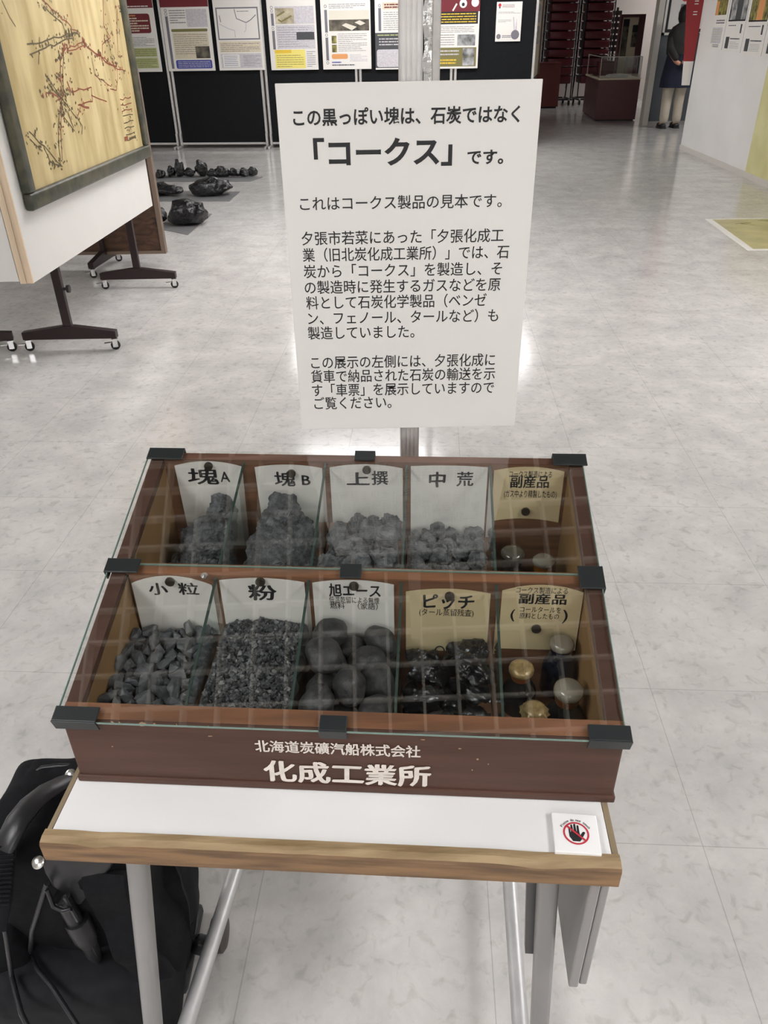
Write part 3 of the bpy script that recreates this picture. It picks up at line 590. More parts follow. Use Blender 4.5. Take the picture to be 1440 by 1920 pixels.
def d4(p, F, W, H):
    timeline(p, F, W, H*.25, H*.69, [H*.74, H*.70, H*.5])
    rect(p, F, W*.16, W*.96, H*.545, H*.75, I['palegrey']); rect(p, F, W*.17, W*.55, H*.55, H*.73, I['sepia'], .0014)
    for a in ((.2, .64, .36, .69), (.3, .58, .5, .64), (.22, .6, .3, .57)): stroke(p, F, [(a[0]*W, a[1]*H), (a[2]*W, a[3]*H)], .02, I['olive'], .002)
    rect(p, F, W*.16, W*.96, H*.255, H*.535, I['palegrey']); lines(p, F, W*.19, W*.9, H*.27, H*.52, 9, I['slate'], 31, .0014, .16); rect(p, F, W*.58, W*.95, H*.36, H*.45, I['charcoal'], .002)
    rect(p, F, W*.10, W*.74, H*.02, H*.245, I['yellow']); rect(p, F, W*.10, W*.45, H*.205, H*.245, I['gold'], .0014); lines(p, F, W*.13, W*.7, H*.03, H*.19, 6, I['olive'], 32, .0014, .22)
    lines(p, F, W*.77, W*.95, H*.03, H*.23, 8, I['softink'], 33, .0014, .3); return PM
def d5(p, F, W, H):
    timeline(p, F, W, H*.07, H*.70, [H*.74, H*.41, H*.08])
    lines(p, F, W*.17, W*.9, H*.71, H*.77, 3, I['softink'], 41, .0014, .3)
    rect(p, F, W*.16, W*.97, H*.455, H*.69, I['photo']); rect(p, F, W*.16, W*.97, H*.585, H*.69, I['sky'], .0014)
    p.face([(W*.42, H*.52, .002), (W*.62, H*.46, .002), (W*.72, H*.50, .002), (W*.5, H*.545, .002)], I['sky'], F); p.face([(W*.68, H*.55, .002), (W*.8, H*.515, .002), (W*.9, H*.54, .002), (W*.78, H*.575, .002)], I['sky'], F)
    rect(p, F, W*.2, W*.3, H*.31, H*.40, I['foliage']); rect(p, F, W*.2, W*.3, H*.205, H*.295, I['foliage'])
    lines(p, F, W*.33, W*.92, H*.21, H*.43, 10, I['softink'], 42, .0014, .25)
    rr(p, F, W*.19, W*.52, H*.125, H*.185, .02, I['orange']); lines(p, F, W*.56, W*.92, H*.09, H*.18, 5, I['palegrey'], 43)
    lines(p, F, W*.19, W*.38, H*.07, H*.10, 1, I['blue'], 44); lines(p, F, W*.19, W*.66, H*.04, H*.065, 1, I['charcoal'], 45); return PM
def d6(p, F, W, H):
    timeline(p, F, W, H*.455, H*.72, [H*.745]); rect(p, F, W*.16, W, H*.70, H*.78, I['beige']); lines(p, F, W*.2, W*.95, H*.71, H*.77, 2, I['maroon'], 51)
    lines(p, F, W*.18, W*.95, H*.46, H*.68, 9, I['softink'], 52, .0014, .25)
    rect(p, F, 0, W, H*.02, H*.435, I['charcoal']); lines(p, F, W*.05, W*.95, H*.395, H*.42, 1, I['green'], 53); lines(p, F, W*.08, W*.9, H*.28, H*.38, 3, I['palegrey'], 54, .0014, .4)
    rr(p, F, W*.03, W*.62, H*.03, H*.24, .03, I['palegrey'], .0014); rect(p, F, W*.66, W*.97, H*.03, H*.3, I['bwphoto'], .0014); return PM
def d7(p, F, W, H):
    rect(p, F, 0, W, H*.66, H, I['maroon']); rect(p, F, 0, W*.97, H*.52, H*.66, I['ink'])
    lines(p, F, W*.04, W*.93, H*.53, H*.65, 4, I['gold'], 61, .0014, .38)
    disc(p, F, W*.66, H*.75, .05, I['paper'], .0014); disc(p, F, W*.66, H*.74, .02, I['ink'], .002); disc(p, F, W*.9, H*.76, .05, I['paper'], .0014); stroke(p, F, [(W*.45, H*.67), (W*.53, H*.75)], .02, I['paper'], .0016)
    lines(p, F, W*.04, W*.9, H*.42, H*.50, 4, I['softink'], 62, .0014, .25); lines(p, F, W*.04, W*.5, H*.27, H*.41, 5, I['softink'], 63, .0014, .25)
    rect(p, F, W*.56, W*.93, H*.27, H*.40, I['bwphoto'])
    rect(p, F, 0, W*.96, H*.025, H*.25, I['olive']); lines(p, F, W*.04, W*.6, H*.15, H*.23, 2, I['palegrey'], 64, .0014, .4); lines(p, F, W*.04, W*.55, H*.05, H*.12, 2, I['gold'], 65, .0014, .5)
    rect(p, F, W*.68, W*.92, H*.035, H*.135, I['bwphoto'], .0014); rect(p, F, W*.68, W*.92, H*.14, H*.24, I['bwphoto'], .0014); return PM
def d8(p, F, W, H):
    disc(p, F, W*.12, H*.92, .02, I['redprint'], .001, 14); rect(p, F, W*.09, W*.15, H*.84, H*.88, I['charcoal'], .001); lines(p, F, W*.22, W*.7, H*.85, H*.94, 3, I['maroon'], 71, .001, .3)
    lines(p, F, W*.08, W*.95, H*.70, H*.76, 2, I['softink'], 72, .001, .3); lines(p, F, W*.08, W*.6, H*.48, H*.56, 3, I['softink'], 73, .001, .3)
    p.face([(W*.66, H*.62, .001), (W*.70, H*.62, .001), (W*.78, H*.25, .001), (W*.72, H*.25, .001)], I['palegrey'], F); p.face([(W*.80, H*.56, .001), (W*.82, H*.56, .001), (W*.84, H*.25, .001), (W*.77, H*.25, .001)], I['palegrey'], F)
    disc(p, F, W*.78, H*.17, .055, I['slate'], .0014, 18); disc(p, F, W*.13, H*.13, .03, I['softink'], .001, 14); lines(p, F, W*.27, W*.62, H*.09, H*.17, 2, I['softink'], 74, .001, .5); return PM
for (xa, xb, za, zb, lb, dr) in [
    (243, 305, 1.0, 2.0, 'poster with a maroon text box and two green blocks, partly behind the framed map', d1),
    (318, 405, 1.005, 2.0, 'poster with an olive bar, dark photograph and royal blue text box', d2),
    (413, 498, 1.005, 2.0, 'poster with a grey-framed road map above a beige caption', d3),
    (510, 598, 1.0, 2.0, 'poster with a yellow block at the bottom left', d4),
    (607, 697, 1.0, 2.0, 'poster with a sepia landscape photograph and an orange label', d5),
    (705, 792, .99, 1.99, 'poster with a dark charcoal lower half, just left of the aluminium post', d6),
    (806, 895, .99, 1.99, 'poster with yellow lettering on black and an olive block at the bottom', d7)]:
    poster(pu(xa), pu(xb), za, zb, lb, dr)
b0 = pp(928, 77); b1 = pp(938, 3)
poster((b0-PP0).dot(PPD), (pp(975, 78)-PP0).dot(PPD), 1.30, 1.75, 'small white notice with a red dot and a grey medal shape on the black panel', d8, group='single sheet on the black panel', cat='notice', thick=.004)

# thin pole wrapped in crinkled film, standing behind the notice
y = 3.12; a = yp(818, 75, y).x; b = yp(805, 75, y).x
t = thing('wrapped_pole', 'thin aluminium pole wrapped in crinkled silver film behind the notice post', 'pole', (a, y, 0))
f = MB(); f.box(a-.014, a+.014, y-.014, y+.014, 0.012, 2.0, bev=.003); f.build('pole', 'alu_dull', t)
f = MB(); f.lathe([(0, 0), (.075, 0), (.075, .006), (.02, .014), (0, .014)], T=Matrix.Translation((a, y, 0))); f.build('foot', 'alu_dull', t)
bm_ = MB(); rnd = random.Random(5); n = 40; L_ = []; R_ = []
for i in range(n+1):
    z = .55+1.45*i/n
    L_.append(Vector((b-.022+rnd.uniform(-.004, .004), y-.02+rnd.uniform(-.01, .01), z))); R_.append(Vector((a-.016, y-.02+rnd.uniform(-.006, .006), z)))
for i in range(n):
    M_ = (L_[i]+R_[i])/2+Vector((0, rnd.uniform(-.014, .006), 0)); M2_ = (L_[i+1]+R_[i+1])/2+Vector((0, rnd.uniform(-.014, .006), 0))
    bm_.prism([L_[i], M_, M2_, L_[i+1]], (0, .0015, 0)); bm_.prism([M_, R_[i], R_[i+1], M2_], (0, .0015, 0))
bm_.build('film', 'film', t)

# ------------------------------------------------------------------ white L-shaped display wall with the framed map (left)
BD = Vector((.05, 1, 0)).normalized(); BN = Vector((BD.y, -BD.x, 0)); BP0 = Vector((-1.63, 4.04, 0))
def bp_(px, py, out=0): return on(px, py, BP0+BN*out, BN)
FB = frame(BP0, BD, (0, 0, 1))                        # x along the board (away), y up, z out of its face
def bx(px, py): 
    v = FB.inverted() @ bp_(px, py); return v.x, v.y
u_near = bx(62, 527)[0]; u_far = bx(287, 390)[0]
t = thing('display_wall', 'white display board with a pine edge, carrying the framed yellow map', 'display board', BP0+BD*.9)
f = MB(FB); f.box(u_near+.004, u_far, .45, 2.25, -.055, 0); f.build('white_face', 'foam', t)
f = MB(FB); f.box(u_near-.012, u_near+.003, .45, 2.25, -.058, -.03); f.box(u_near-.006, u_near+.003, .45, 2.25, -.029, .002); f.build('pine_edge', 'pine', t)
def castor(mb_, p, mi_f=0, mi_w=1, r=.025):
    p = Vector(p)
    T = Matrix.Translation((p.x, p.y, r)) @ Matrix.Rotation(math.radians(20), 4, 'Z') @ Matrix.Rotation(PI/2, 4, 'X')
    mb_.lathe([(0, -.011), (r*.8, -.011), (r, -.008), (r, .008), (r*.8, .011), (0, .011)], 16, mi_w, T)
    mb_.lathe([(0, .011), (r*.45, .0125), (r*.4, .015), (0, .015)], 12, mi_f, T); mb_.lathe([(0, -.015), (r*.4, -.015), (r*.45, -.0125), (0, -.011)], 12, mi_f, T)
    T2 = Matrix.Translation(p) @ Matrix.Rotation(math.radians(20), 4, 'Z')
    for s in (-1, 1): mb_.box(-.014, .012, s*.0165-.0015, s*.0165+.0015, r*.7, .060, mi_f, 0, T2)
    mb_.box(-.016, .016, -.019, .019, .056, .062, mi_f, 0, T2); mb_.box(-.055, -.012, -.008, .008, r*1.5, r*1.5+.004, mi_f, 0, T2)
def stand_foot(parent, cx_, cy_, rz, top, knob=False):
    T = Matrix.Translation((cx_, cy_, 0)) @ Matrix.Rotation(rz, 4, 'Z')
    f = MB(T)
    f.prism([(-.25, -.02, .066), (.25, -.02, .066), (.25, -.02, .105), (.03, -.02, .135), (-.03, -.02, .135), (-.25, -.02, .105)], (0, .04, 0)); f.build('foot_beam', 'steelbrown', parent)
    f = MB(T); f.box(-.022, .022, -.016, .016, .13, top, bev=.003); f.build('post', 'steelbrown', parent)
    if knob:
        f = MB(T @ Matrix.Translation((.03, 0, .33)) @ Matrix.Rotation(PI/2, 4, 'Y')); f.lathe([(0, -.01), (.008, -.01), (.008, .008), (.02, .01), (.02, .024), (0, .026)], 14); f.build('knob', 'black', parent, 40)
    for s in (-1, 1):
        f = MB(); p = T @ Vector((s*.232, 0, 0)); castor(f, (p.x, p.y, 0)); f.build('castor', ['chrome', 'black'], parent, 40)
fa = (gp(60, 652)+gp(222, 655))/2; fb = (gp(198, 538)+gp(333, 540))/2
stand_foot(t, fa.x, fa.y-.02, 0, .46, True)
stand_foot(t, fb.x, fb.y-.02, 0, .46)
# framed map hanging on the board
fr0 = bx(45, 388); fr1 = bx(273, 297)
U0, U1, V0, V1 = fr0[0], fr1[0], .755, 2.05
t = thing('framed_map', 'large stained yellow mine map in a dark green frame on the white board', 'map', FB @ Vector(((U0+U1)/2, V0, .02)))
f = MB(FB)
w = .075
for (a0, a1, b0, b1) in ((U0, U1, V0, V0+w), (U0, U1, V1-w, V1), (U0, U0+w, V0+w, V1-w), (U1-w, U1, V0+w, V1-w)): f.box(a0, a1, b0, b1, .002, .045, bev=.012)
f.build('frame', 'mapframe', t, 50)
f = MB(FB); f.box(U0+w*.8, U1-w*.8, V0+w*.8, V1-w*.8, .003, .02); f.build('map_sheet', 'mappaper', t)
f = MB(FB @ Matrix.Translation((0, 0, .021)))
FZ = Matrix.Identity(4)
def mp(q):                                            # a point of the map, read where the photograph shows it
    v = FB.inverted() @ bp_(q[0]/4.8, q[1]/4.8, .02); return (v.x, v.y)
rnd = random.Random(8)
def mline(pts, mi, w_=.006, ticks=0, tl=.02, jit=.006, tmi=None):
    P = [Vector(mp(p)) for p in pts]; Q = []
    for a, b in zip(P[:-1], P[1:]):
        n = max(1, int((b-a).length/.05))
        for i in range(n): Q.append(a.lerp(b, i/n)+Vector((rnd.uniform(-jit, jit), rnd.uniform(-jit, jit))))
    Q.append(P[-1]); w_ *= .8; tl *= .95; stroke(f, FZ, Q, w_, mi, .0004)
    for _ in range(ticks):
        i = rnd.randrange(len(Q)); c = Q[i]+Vector((rnd.uniform(-.06, .06), rnd.uniform(-.02, .02))); a = rnd.uniform(0, PI)
        stroke(f, FZ, [c, c+Vector((math.cos(a), math.sin(a)))*rnd.uniform(.4, 1)*tl], w_*rnd.uniform(.8, 2), rnd.choice([mi, 1]) if tmi is None else tmi, .0005)
R_, D_ = 0, 1
mline([(245, 410), (450, 352), (640, 305)], D_, .008, 10); mline([(265, 480), (450, 415), (650, 345)], D_, .008, 16)
mline([(350, 340), (355, 420)], D_); mline([(480, 320), (490, 390)], D_); mline([(345, 470), (345, 580)], D_)
mline([(380, 10), (510, 120), (640, 240), (640, 300)], R_, .007, 14); mline([(390, 60), (560, 220), (590, 300)], D_, .006, 25)
mline([(640, 260), (720, 300)], R_); mline([(560, 510), (585, 390)], R_, .018); mline([(600, 440), (760, 370)], R_, .007, 12); mline([(610, 460), (770, 400)], R_, .007, 8); mline([(735, 345), (760, 380), (770, 420)], R_, .035)
mline([(600, 320), (700, 300)], D_, .012, 22)
mline([(590, 420), (545, 560), (540, 700), (570, 850)], R_, .009, 40); mline([(570, 430), (560, 640), (575, 840)], D_, .007, 25); mline([(570, 850), (535, 1000), (525, 1150), (520, 1300), (545, 1450)], D_, .007, 46)
mline([(550, 870), (545, 1050), (550, 1300), (560, 1440)], R_, .006, 25)
mline([(780, 420), (900, 500), (950, 560), (1050, 600)], R_, .012, 26); mline([(1050, 600), (1060, 700), (1045, 820), (990, 800)], R_, .007, 14); mline([(880, 480), (910, 490)], R_, .03)
mline([(930, 0), (930, 230), (990, 330), (920, 400), (920, 520), (1060, 620), (1130, 640)], R_, .007, 44); mline([(950, 250), (980, 420), (1010, 540)], D_, .006, 18); mline([(1050, 80), (1055, 300), (1060, 500)], R_, .007, 22)
mline([(640, 830), (820, 785), (830, 905), (700, 945)], R_, .008, 10); mline([(820, 865), (960, 915)], R_, .008); mline([(720, 950), (800, 970)], R_, .014); mline([(720, 960), (700, 1040)], R_, .008, 6)
mline([(420, 680), (490, 790), (560, 900), (660, 1020), (740, 1130), (735, 1210)], D_, .007, 14); mline([(430, 750), (520, 860), (570, 900)], D_, .009, 20); mline([(410, 830), (520, 870)], R_, .01, 18)
mline([(570, 1050), (670, 1180)], D_, .008, 10); mline([(600, 1000), (660, 1150)], D_, .01, 12)
mline([(820, 520), (850, 660), (910, 740)], D_, .006, 12); mline([(850, 680), (1000, 780)], R_, .006, 6)
mline([(255, 1180), (400, 1320), (560, 1500)], D_, .008, 12); mline([(265, 1250), (380, 1360)], D_, .007, 4); mline([(390, 1330), (450, 1450), (540, 1490)], D_, .009, 18)
for q in range(8):
    yy = 900+q*52; mline([(1080+q*8, yy), (1175+q*6, yy-25)], R_ if q < 3 else D_, .007, 3, .02)
mline([(1120, 1250), (1150, 1240)], R_, .03); mline([(1160, 1240), (1220, 1225)], D_, .016)
mline([(20, 10), (140, 240)], D_, .005, 3); mline([(600, 720), (640, 830)], R_, .012, 16)
f.build('map_drawing', ['mapred', 'mapdark'], t)

# the short return of the same display, facing the camera on the far left
yb = 3.69; xr = (FB @ Vector((u_near, 0, -.06))).x-.004
t = thing('side_board', 'plain white board at the left edge, at right angles to the map board', 'display board', (xr-.6, yb+.03, 0))
f = MB(); f.box(xr-1.2, xr, yb, yb+.05, .46, 2.25); f.build('white_face', 'foam', t)
q = gp(8, 655); stand_foot(t, q.x-.16, q.y-.10, PI*.1, 1.0)

# dark plywood board on its own stand behind
yy = 5.72; xr = yp(312, 475, yy).x; zb = yp(312, 475, yy).z
t = thing('plywood_board', 'dark brown plywood board on castors behind the white map board', 'display board', (xr-.6, yy, 0))
f = MB(); f.box(xr-1.25, xr-.03, yy, yy+.03, zb+.02, 1.25); f.build('panel', 'brownboard', t)
f = MB(); f.box(xr-.03, xr, yy-.01, yy+.04, zb, 1.27); f.box(xr-1.25, xr-.03, yy-.01, yy+.04, zb, zb+.02); f.build('edging', 'boardedge', t)
q = gp(192, 513); stand_foot(t, q.x, q.y+.12, PI/2-.1, .2+zb)
stand_foot(t, q.x-.85, q.y+.12, PI/2-.1, .2+zb)

# ------------------------------------------------------------------ coal lumps on grey sheets on the floor
def sheet(px, label, group='grey display sheets on the floor'):
    P = [gp(*p) for p in px]; f = MB(); f.prism(P, (0, 0, .006)); tag(f.build('display_sheet', 'greysheet'), label, 'sheet', group)
sheet([(300, 430), (352, 441), (398, 402), (320, 398)], 'grey floor sheet under the single big coal lump')
sheet([(290, 378), (430, 378), (450, 360), (290, 358)], 'grey floor sheet under the two long shiny coal lumps')
sheet([(280, 341), (470, 341), (492, 333), (284, 329)], 'grey floor sheet under the row of small coal lumps')
def coal(px, size, seed, label, group, rz=0, voxel=None):
    w_, d_, h_ = size; p = gp(*px)
    me = rock('coal_lump', [(-w_/2, w_/2, -d_/2, d_/2, 0, h_*.75), (-w_*.35, w_*.2, -d_*.4, d_*.35, h_*.2, h_), (-w_*.1, w_*.42, -d_*.35, d_*.4, h_*.05, h_*.85)], voxel or max(size)/26, max(size)*.045, seed, 3.2/max(size)*.8, True)
    me.materials.append(MT['coal'])
    zmin = min(v.co.z for v in me.vertices)
    for v in me.vertices: v.co.z -= zmin
    o = bpy.data.objects.new('coal_lump', me); COL.objects.link(o); o.location = (p.x, p.y+d_/2, .0065); o.rotation_euler = (0, 0, rz); tag(o, label, 'coal lump', group)
G = 'coal lumps on the floor'
coal((348, 427), (.37, .28, .21), 3, 'big rounded shiny black coal lump, nearest of those on the floor', G, .2)
coal((288, 424), (.22, .2, .16), 4, 'coal lump half hidden behind the plywood board, beside the big one', G, .2)
coal((305, 371), (.44, .22, .12), 5, 'long low polished coal slab left of the boat-shaped lump', G, -.1)
coal((394, 371), (.46, .24, .18), 6, 'boat-shaped shiny coal lump in the middle row on the floor', G, .1)
for i, (px, py, w_, h_, lb) in enumerate([(300, 336, .15, .09, 'small coal lump at the left end of the far row, next to the board'), (321, 336, .15, .12, 'squat coal lump, second from the left in the far row'),
    (336, 334, .15, .21, 'tall upright coal lump in the far row'), (355, 336, .19, .10, 'low coal lump just right of the tall upright one'), (378, 333, .2, .18, 'angular tall coal lump left of centre in the far row'),
    (398, 337, .16, .10, 'low coal lump in front of the angular tall one'), (416, 334, .24, .12, 'wide rounded coal lump in the far row'), (440, 336, .22, .10, 'flat coal lump, third from the right end of the far row'),
    (457, 334, .16, .10, 'small coal lump, second from the right end of the far row'), (473, 335, .14, .11, 'small blocky coal lump at the right end of the far row')]):
    coal((px, py-(2.2 if i % 2 else 0)), (w_*.84, .12, h_), 20+i, lb, G, (i % 3-1)*.12)

# ------------------------------------------------------------------ the right wall: posters, yellow map, floor map, banner
FW = frame(WR0, -WRD, (0, 0, 1))                      # x towards the camera, y up, z into the hall
def wx(px, py):
    v = FW.inverted() @ on(px, py, WR0, WRN); return v.x, v.y
def wposter(u0, u1, v0, label, kind):
    H = 1.9-v0; W = u1-u0
    t = thing('wall_poster', label, 'poster', FW @ Vector(((u0+u1)/2, v0, .004)), 'posters on the white partition')
    f = MB(FW); f.box(u0, u1, v0, 1.9, .001, .007); f.build('sheet', 'paper', t)
    F = FW @ Matrix.Translation((u0, v0, .007)); p = MB()
    if kind == 0:
        rect(p, F, W*.1, W*.9, H*.50, H*.75, I['foliage']); rect(p, F, W*.1, W*.3, H*.5, H*.7, I['orange'], .0012); lines(p, F, W*.3, W*.9, H*.37, H*.44, 2, I['softink'], 81); rect(p, F, W*.12, W*.85, H*.09, H*.32, I['palegrey']); lines(p, F, W*.15, W*.8, H*.1, H*.31, 6, I['green'], 82, .0012, .2); lines(p, F, W*.3, W*.75, H*.03, H*.08, 2, I['softink'], 83)
    else:
        rect(p, F, W*.04, W*.96, H*.42, H, I['ink']); rect(p, F, W*.07, W*.93, H*.44, H*.97, I['bwphoto'] if kind == 1 else I['foliage'], .0012); rect(p, F, W*.4, W*.7, H*.44, H*.7, I['charcoal'] if kind == 1 else I['orange'], .0016)
        lines(p, F, W*.1, W*.7, H*.35, H*.375, 1, I['slate'], 84+kind); rect(p, F, W*.78, W*.86, H*.26, H*.38, I['charcoal']); rect(p, F, W*.08, W*.28, H*.05, H*.21, I['charcoal'])
        lines(p, F, W*.33, W*.9, H*.17, H*.20, 1, I['charcoal'], 86+kind); lines(p, F, W*.33, W*.85, H*.05, H*.15, 5, I['softink'], 88+kind, .0012, .2)
    p.build('print', PM, t)
q = [wx(1328, 92), wx(1355, 97), wx(1391, 103), wx(1431, 108)]
wposter(q[0][0], q[1][0]-.05, q[0][1], 'poster with a small orange photo at the far end of the white partition', 0)
wposter(q[1][0], q[2][0]-.06, q[1][1], 'poster with a dark framed photograph, middle one on the white partition', 1)
wposter(q[2][0], q[3][0]-.06, q[2][1], 'poster with a green and orange photograph on the white partition', 2)
wposter(q[3][0], q[3][0]+.75, q[3][1], 'poster cut by the right edge of the photo on the white partition', 1)
a = wx(1396, 330); b = wx(1436, 130)
f = MB(FW); f.prism([(a[0], .03, .001), (a[0]+2.4, .03, .001), (a[0]+2.4, 1.1, .001), (a[0], 1.1, .001)], (0, 0, .004)); t = f.build('wall_map', 'yellowmap'); tag(t, 'large pale yellow map low on the white partition, at the right edge', 'map')
t2 = MB(FW)
rnd = random.Random(12)
for k in range(16):
    u = a[0]+rnd.uniform(.1, 1.6); v = rnd.uniform(.1, 1.0); P = [(u, v)]
    for _ in range(8): u += rnd.uniform(-.05, .12); v += rnd.uniform(-.07, .07); P.append((u, min(max(v, .05), 1.08)))
    stroke(t2, FW, P, .008, rnd.choice([0, 1, 1, 2]), .0065)
t2.build('map_drawing', ['orange', 'olive', 'green'], t)
f = MB(FW); c = wx(1300, 62); f.box(c[0]-.02, c[0]+.07, 1.12, 1.5, .001, .02, bev=.003); tag(f.build('wall_plate', 'slate'), 'narrow grey plate on the far end of the white partition', 'wall plate')
P = [gp(1322, 411), gp(1402, 470)]
dx = Vector((1, -.02, 0)); fm = [P[0], P[1], P[1]+dx*1.5, P[0]+dx*1.5]
t = thing('floor_map', 'yellow map sheet with a white border lying on the floor by the partition', 'map', P[1])
f = MB(); f.prism(fm, (0, 0, .003)); f.build('border', 'paper', t)
cc = sum(fm, Vector())/4
f = MB(); f.prism([cc+(p-cc)*.93+Vector((0, 0, .0031)) for p in fm], (0, 0, .0012)); pr = f.build('print', 'mat_map', t)
f = MB(); rnd = random.Random(4)
for k in range(12):
    s = cc+(fm[0]-cc)*rnd.uniform(-.6, .8)+(fm[1]-cc)*rnd.uniform(-.5, .5); P_ = [(s.x, s.y)]
    for _ in range(5): s = s+Vector((rnd.uniform(-.15, .15), rnd.uniform(-.06, .06), 0)); P_.append((s.x, s.y))
    stroke(f, Matrix.Identity(4), P_, .012, 0, .0047)
f.build('drawing', 'olive', pr)
# red and white hanging banner at the end of the partition
yb = 11.66; A = [yp(1291, -40, yb), yp(1283, 115, yb), yp(1279, 160, yb), yp(1290, 160, yb), yp(1297, 115, yb), yp(1312, -40, yb)]
for v in A: v.x = min(v.x, 4.168)
A[3].x = A[4].x = A[5].x = 4.17
A[0] += (A[0]-A[1])*1.2; A[5].z = A[0].z
t = thing('hanging_banner', 'red banner with a white foot at the end of the white partition', 'banner', (A[2]+A[3])/2)
f = MB(); f.prism([A[0], A[1], A[4], A[5]], (0, .03, 0)); f.build('red_field', 'redsign', t)
f = MB(); f.prism([A[1], A[2], A[3], A[4]], (0, .03, 0)); f.build('white_foot', 'paper', t)
f = MB()
for (px, py) in ((1307, 6), (1304, 26)):
    c = yp(px, py, yb-.003)
    for d in (-.012, .018): f.box(c.x-.03, c.x+.02, c.y, c.y+.002, c.z+d, c.z+d+.01)
f.build('lettering', 'paper', t)

# ------------------------------------------------------------------ the far corner: person, showcase, stacked chairs
yw = 14.745; P0 = yp(1240, 66, yw); P1 = yp(1253, 2, yw)
t = thing('framed_notice', 'framed white notice with a red dot on the dark grey wall', 'framed notice', (5.0, yw, .9))
x0 = P0.x; x1 = x0+.78; z0 = P0.z; z1 = z0+.62+.1
f = MB(); 
for (a0, a1, b0, b1) in ((x0, x1, z0, z0+.035), (x0, x1, z1-.035, z1), (x0, x0+.035, z0, z1), (x1-.035, x1, z0, z1)): f.box(a0, a1, yw-.03, yw, b0, b1)
f.build('outer_frame', 'paper', t)
f = MB(); f.box(x0+.035, x1-.035, yw-.014, yw-.002, z0+.035, z1-.035); f.build('mount', 'ink', t)
f = MB(); f.box(x0+.08, x1-.08, yw-.018, yw-.0145, z0+.08, z1-.08); f.build('sheet', 'paper', t)
FN = frame((x0, yw-.0185, z0), (1, 0, 0), (0, 0, 1))
f = MB(); disc(f, FN, .29, .51, .055, 0, .0006, 20); rect(f, FN, .24, .34, .34, .42, 1); f.build('print', ['redprint', 'softink'], t)

# person, seen from behind, studying the notice
gx, gy = 4.86, 14.22
t = thing('person', 'person in navy coat and beige trousers facing the grey wall, hands behind the back', 'person', (gx, gy, 0))
def skin(name, pts, edges, rad, matn, parent, sub=2, root=0):
    me = bpy.data.meshes.new(name); me.from_pydata([Vector(p) for p in pts], edges, []); o = bpy.data.objects.new(name, me); COL.objects.link(o)
    md = o.modifiers.new('s', 'SKIN'); md.use_smooth_shade = True
    for i, r in enumerate(rad):
        v = me.skin_vertices[0].data[i]; v.radius = (r, r) if not isinstance(r, tuple) else r; v.use_root = (i == root)
    s = o.modifiers.new('u', 'SUBSURF'); s.levels = sub; s.render_levels = sub
    bpy.context.view_layer.update()
    m2 = bpy.data.meshes.new_from_object(o.evaluated_get(bpy.context.evaluated_depsgraph_get())); bpy.data.objects.remove(o)
    if matn is None: return m2
    m2.materials.clear(); m2.materials.append(MT[matn]); 
    for p in m2.polygons: p.use_smooth = True
    rt = parent
    while rt.parent: rt = rt.parent
    o = bpy.data.objects.new(name, m2); COL.objects.link(o); o.parent = parent
    return o
# coordinates relative to the person's feet; facing +y
body = skin('body', [(0, 0, .92), (0, 0, 1.10), (0, .01, 1.30), (0, .01, 1.42), (0, .03, 1.49), (0, .05, 1.56), (0, .05, 1.64),
    (-.15, 0, 1.38), (-.20, -.06, 1.12), (-.11, -.17, .96), (-.04, -.19, .93), (.15, 0, 1.38), (.20, -.06, 1.12), (.13, -.17, .97), (.05, -.18, .95),
    (-.10, .0, .88), (-.11, .02, .48), (-.12, -.01, .09), (-.125, .10, .045), (.10, .0, .88), (.10, .04, .48), (.10, .01, .09), (.11, .12, .045)],
    [(0, 1), (1, 2), (2, 3), (3, 4), (4, 5), (5, 6), (3, 7), (7, 8), (8, 9), (9, 10), (3, 11), (11, 12), (12, 13), (13, 14), (0, 15), (15, 16), (16, 17), (17, 18), (0, 19), (19, 20), (20, 21), (21, 22)],
    [(.16, .12), (.14, .11), (.17, .12), (.10, .08), .055, (.085, .10), (.07, .085), .07, .048, .034, .03, .07, .048, .034, .03, .10, .06, .042, .035, .10, .06, .042, .035], 'skin', t)
def shell(name, prof, matn, cx=0, cy=0, seg=28, sq=1.0):
    f = MB(Matrix.Translation((gx+cx, gy+cy, 0)) @ Matrix.Diagonal((1, sq, 1, 1))); f.lathe(prof, seg); return f.build(name, matn, t, 60)
f = MB(Matrix.Translation((gx, gy, 0)) @ Matrix.Diagonal((1, .74, 1, 1)))
f.lathe([(.215, .60), (.262, .60), (.255, .72), (.235, .88), (.215, 1.02), (.205, 1.10)], 30)
f.build('coat', 'coat', t, 60)
f = MB(Matrix.Translation((gx, gy, 0)) @ Matrix.Diagonal((1, .72, 1, 1)))
f.lathe([(.208, 1.08), (.228, 1.06), (.238, 1.15), (.245, 1.25), (.238, 1.34), (.19, 1.43), (.09, 1.49), (.075, 1.52), (.0, 1.50)], 30)
f.build('jacket', 'jacket', t, 60)
for s, hx, hy, hz in ((-1, -.10, -.21, .98), (1, .13, -.19, .97)):
    skin('sleeve', [(s*.16, 0, 1.38), (s*.205, -.07, 1.14), (hx, hy+.005, hz)], [(0, 1), (1, 2)], [.085, .066, .052], 'jacket', t)
for s, dy in ((-1, 0), (1, .03)):
    skin('trouser_leg', [(s*.10, 0, .86), (s*.105, .02+dy, .48), (s*.11, -.01+dy, .055)], [(0, 1), (1, 2)], [.125, .088, .075], 'trousers', t)
    f = MB(Matrix.Translation((gx+s*.115, gy+.05+dy, 0)))
    f.box(-.045, .045, -.13, .15, 0, .075, bev=.03); f.box(-.046, .046, -.132, .152, 0, .018, bev=.006); f.build('shoe', 'shoe', t, 60)
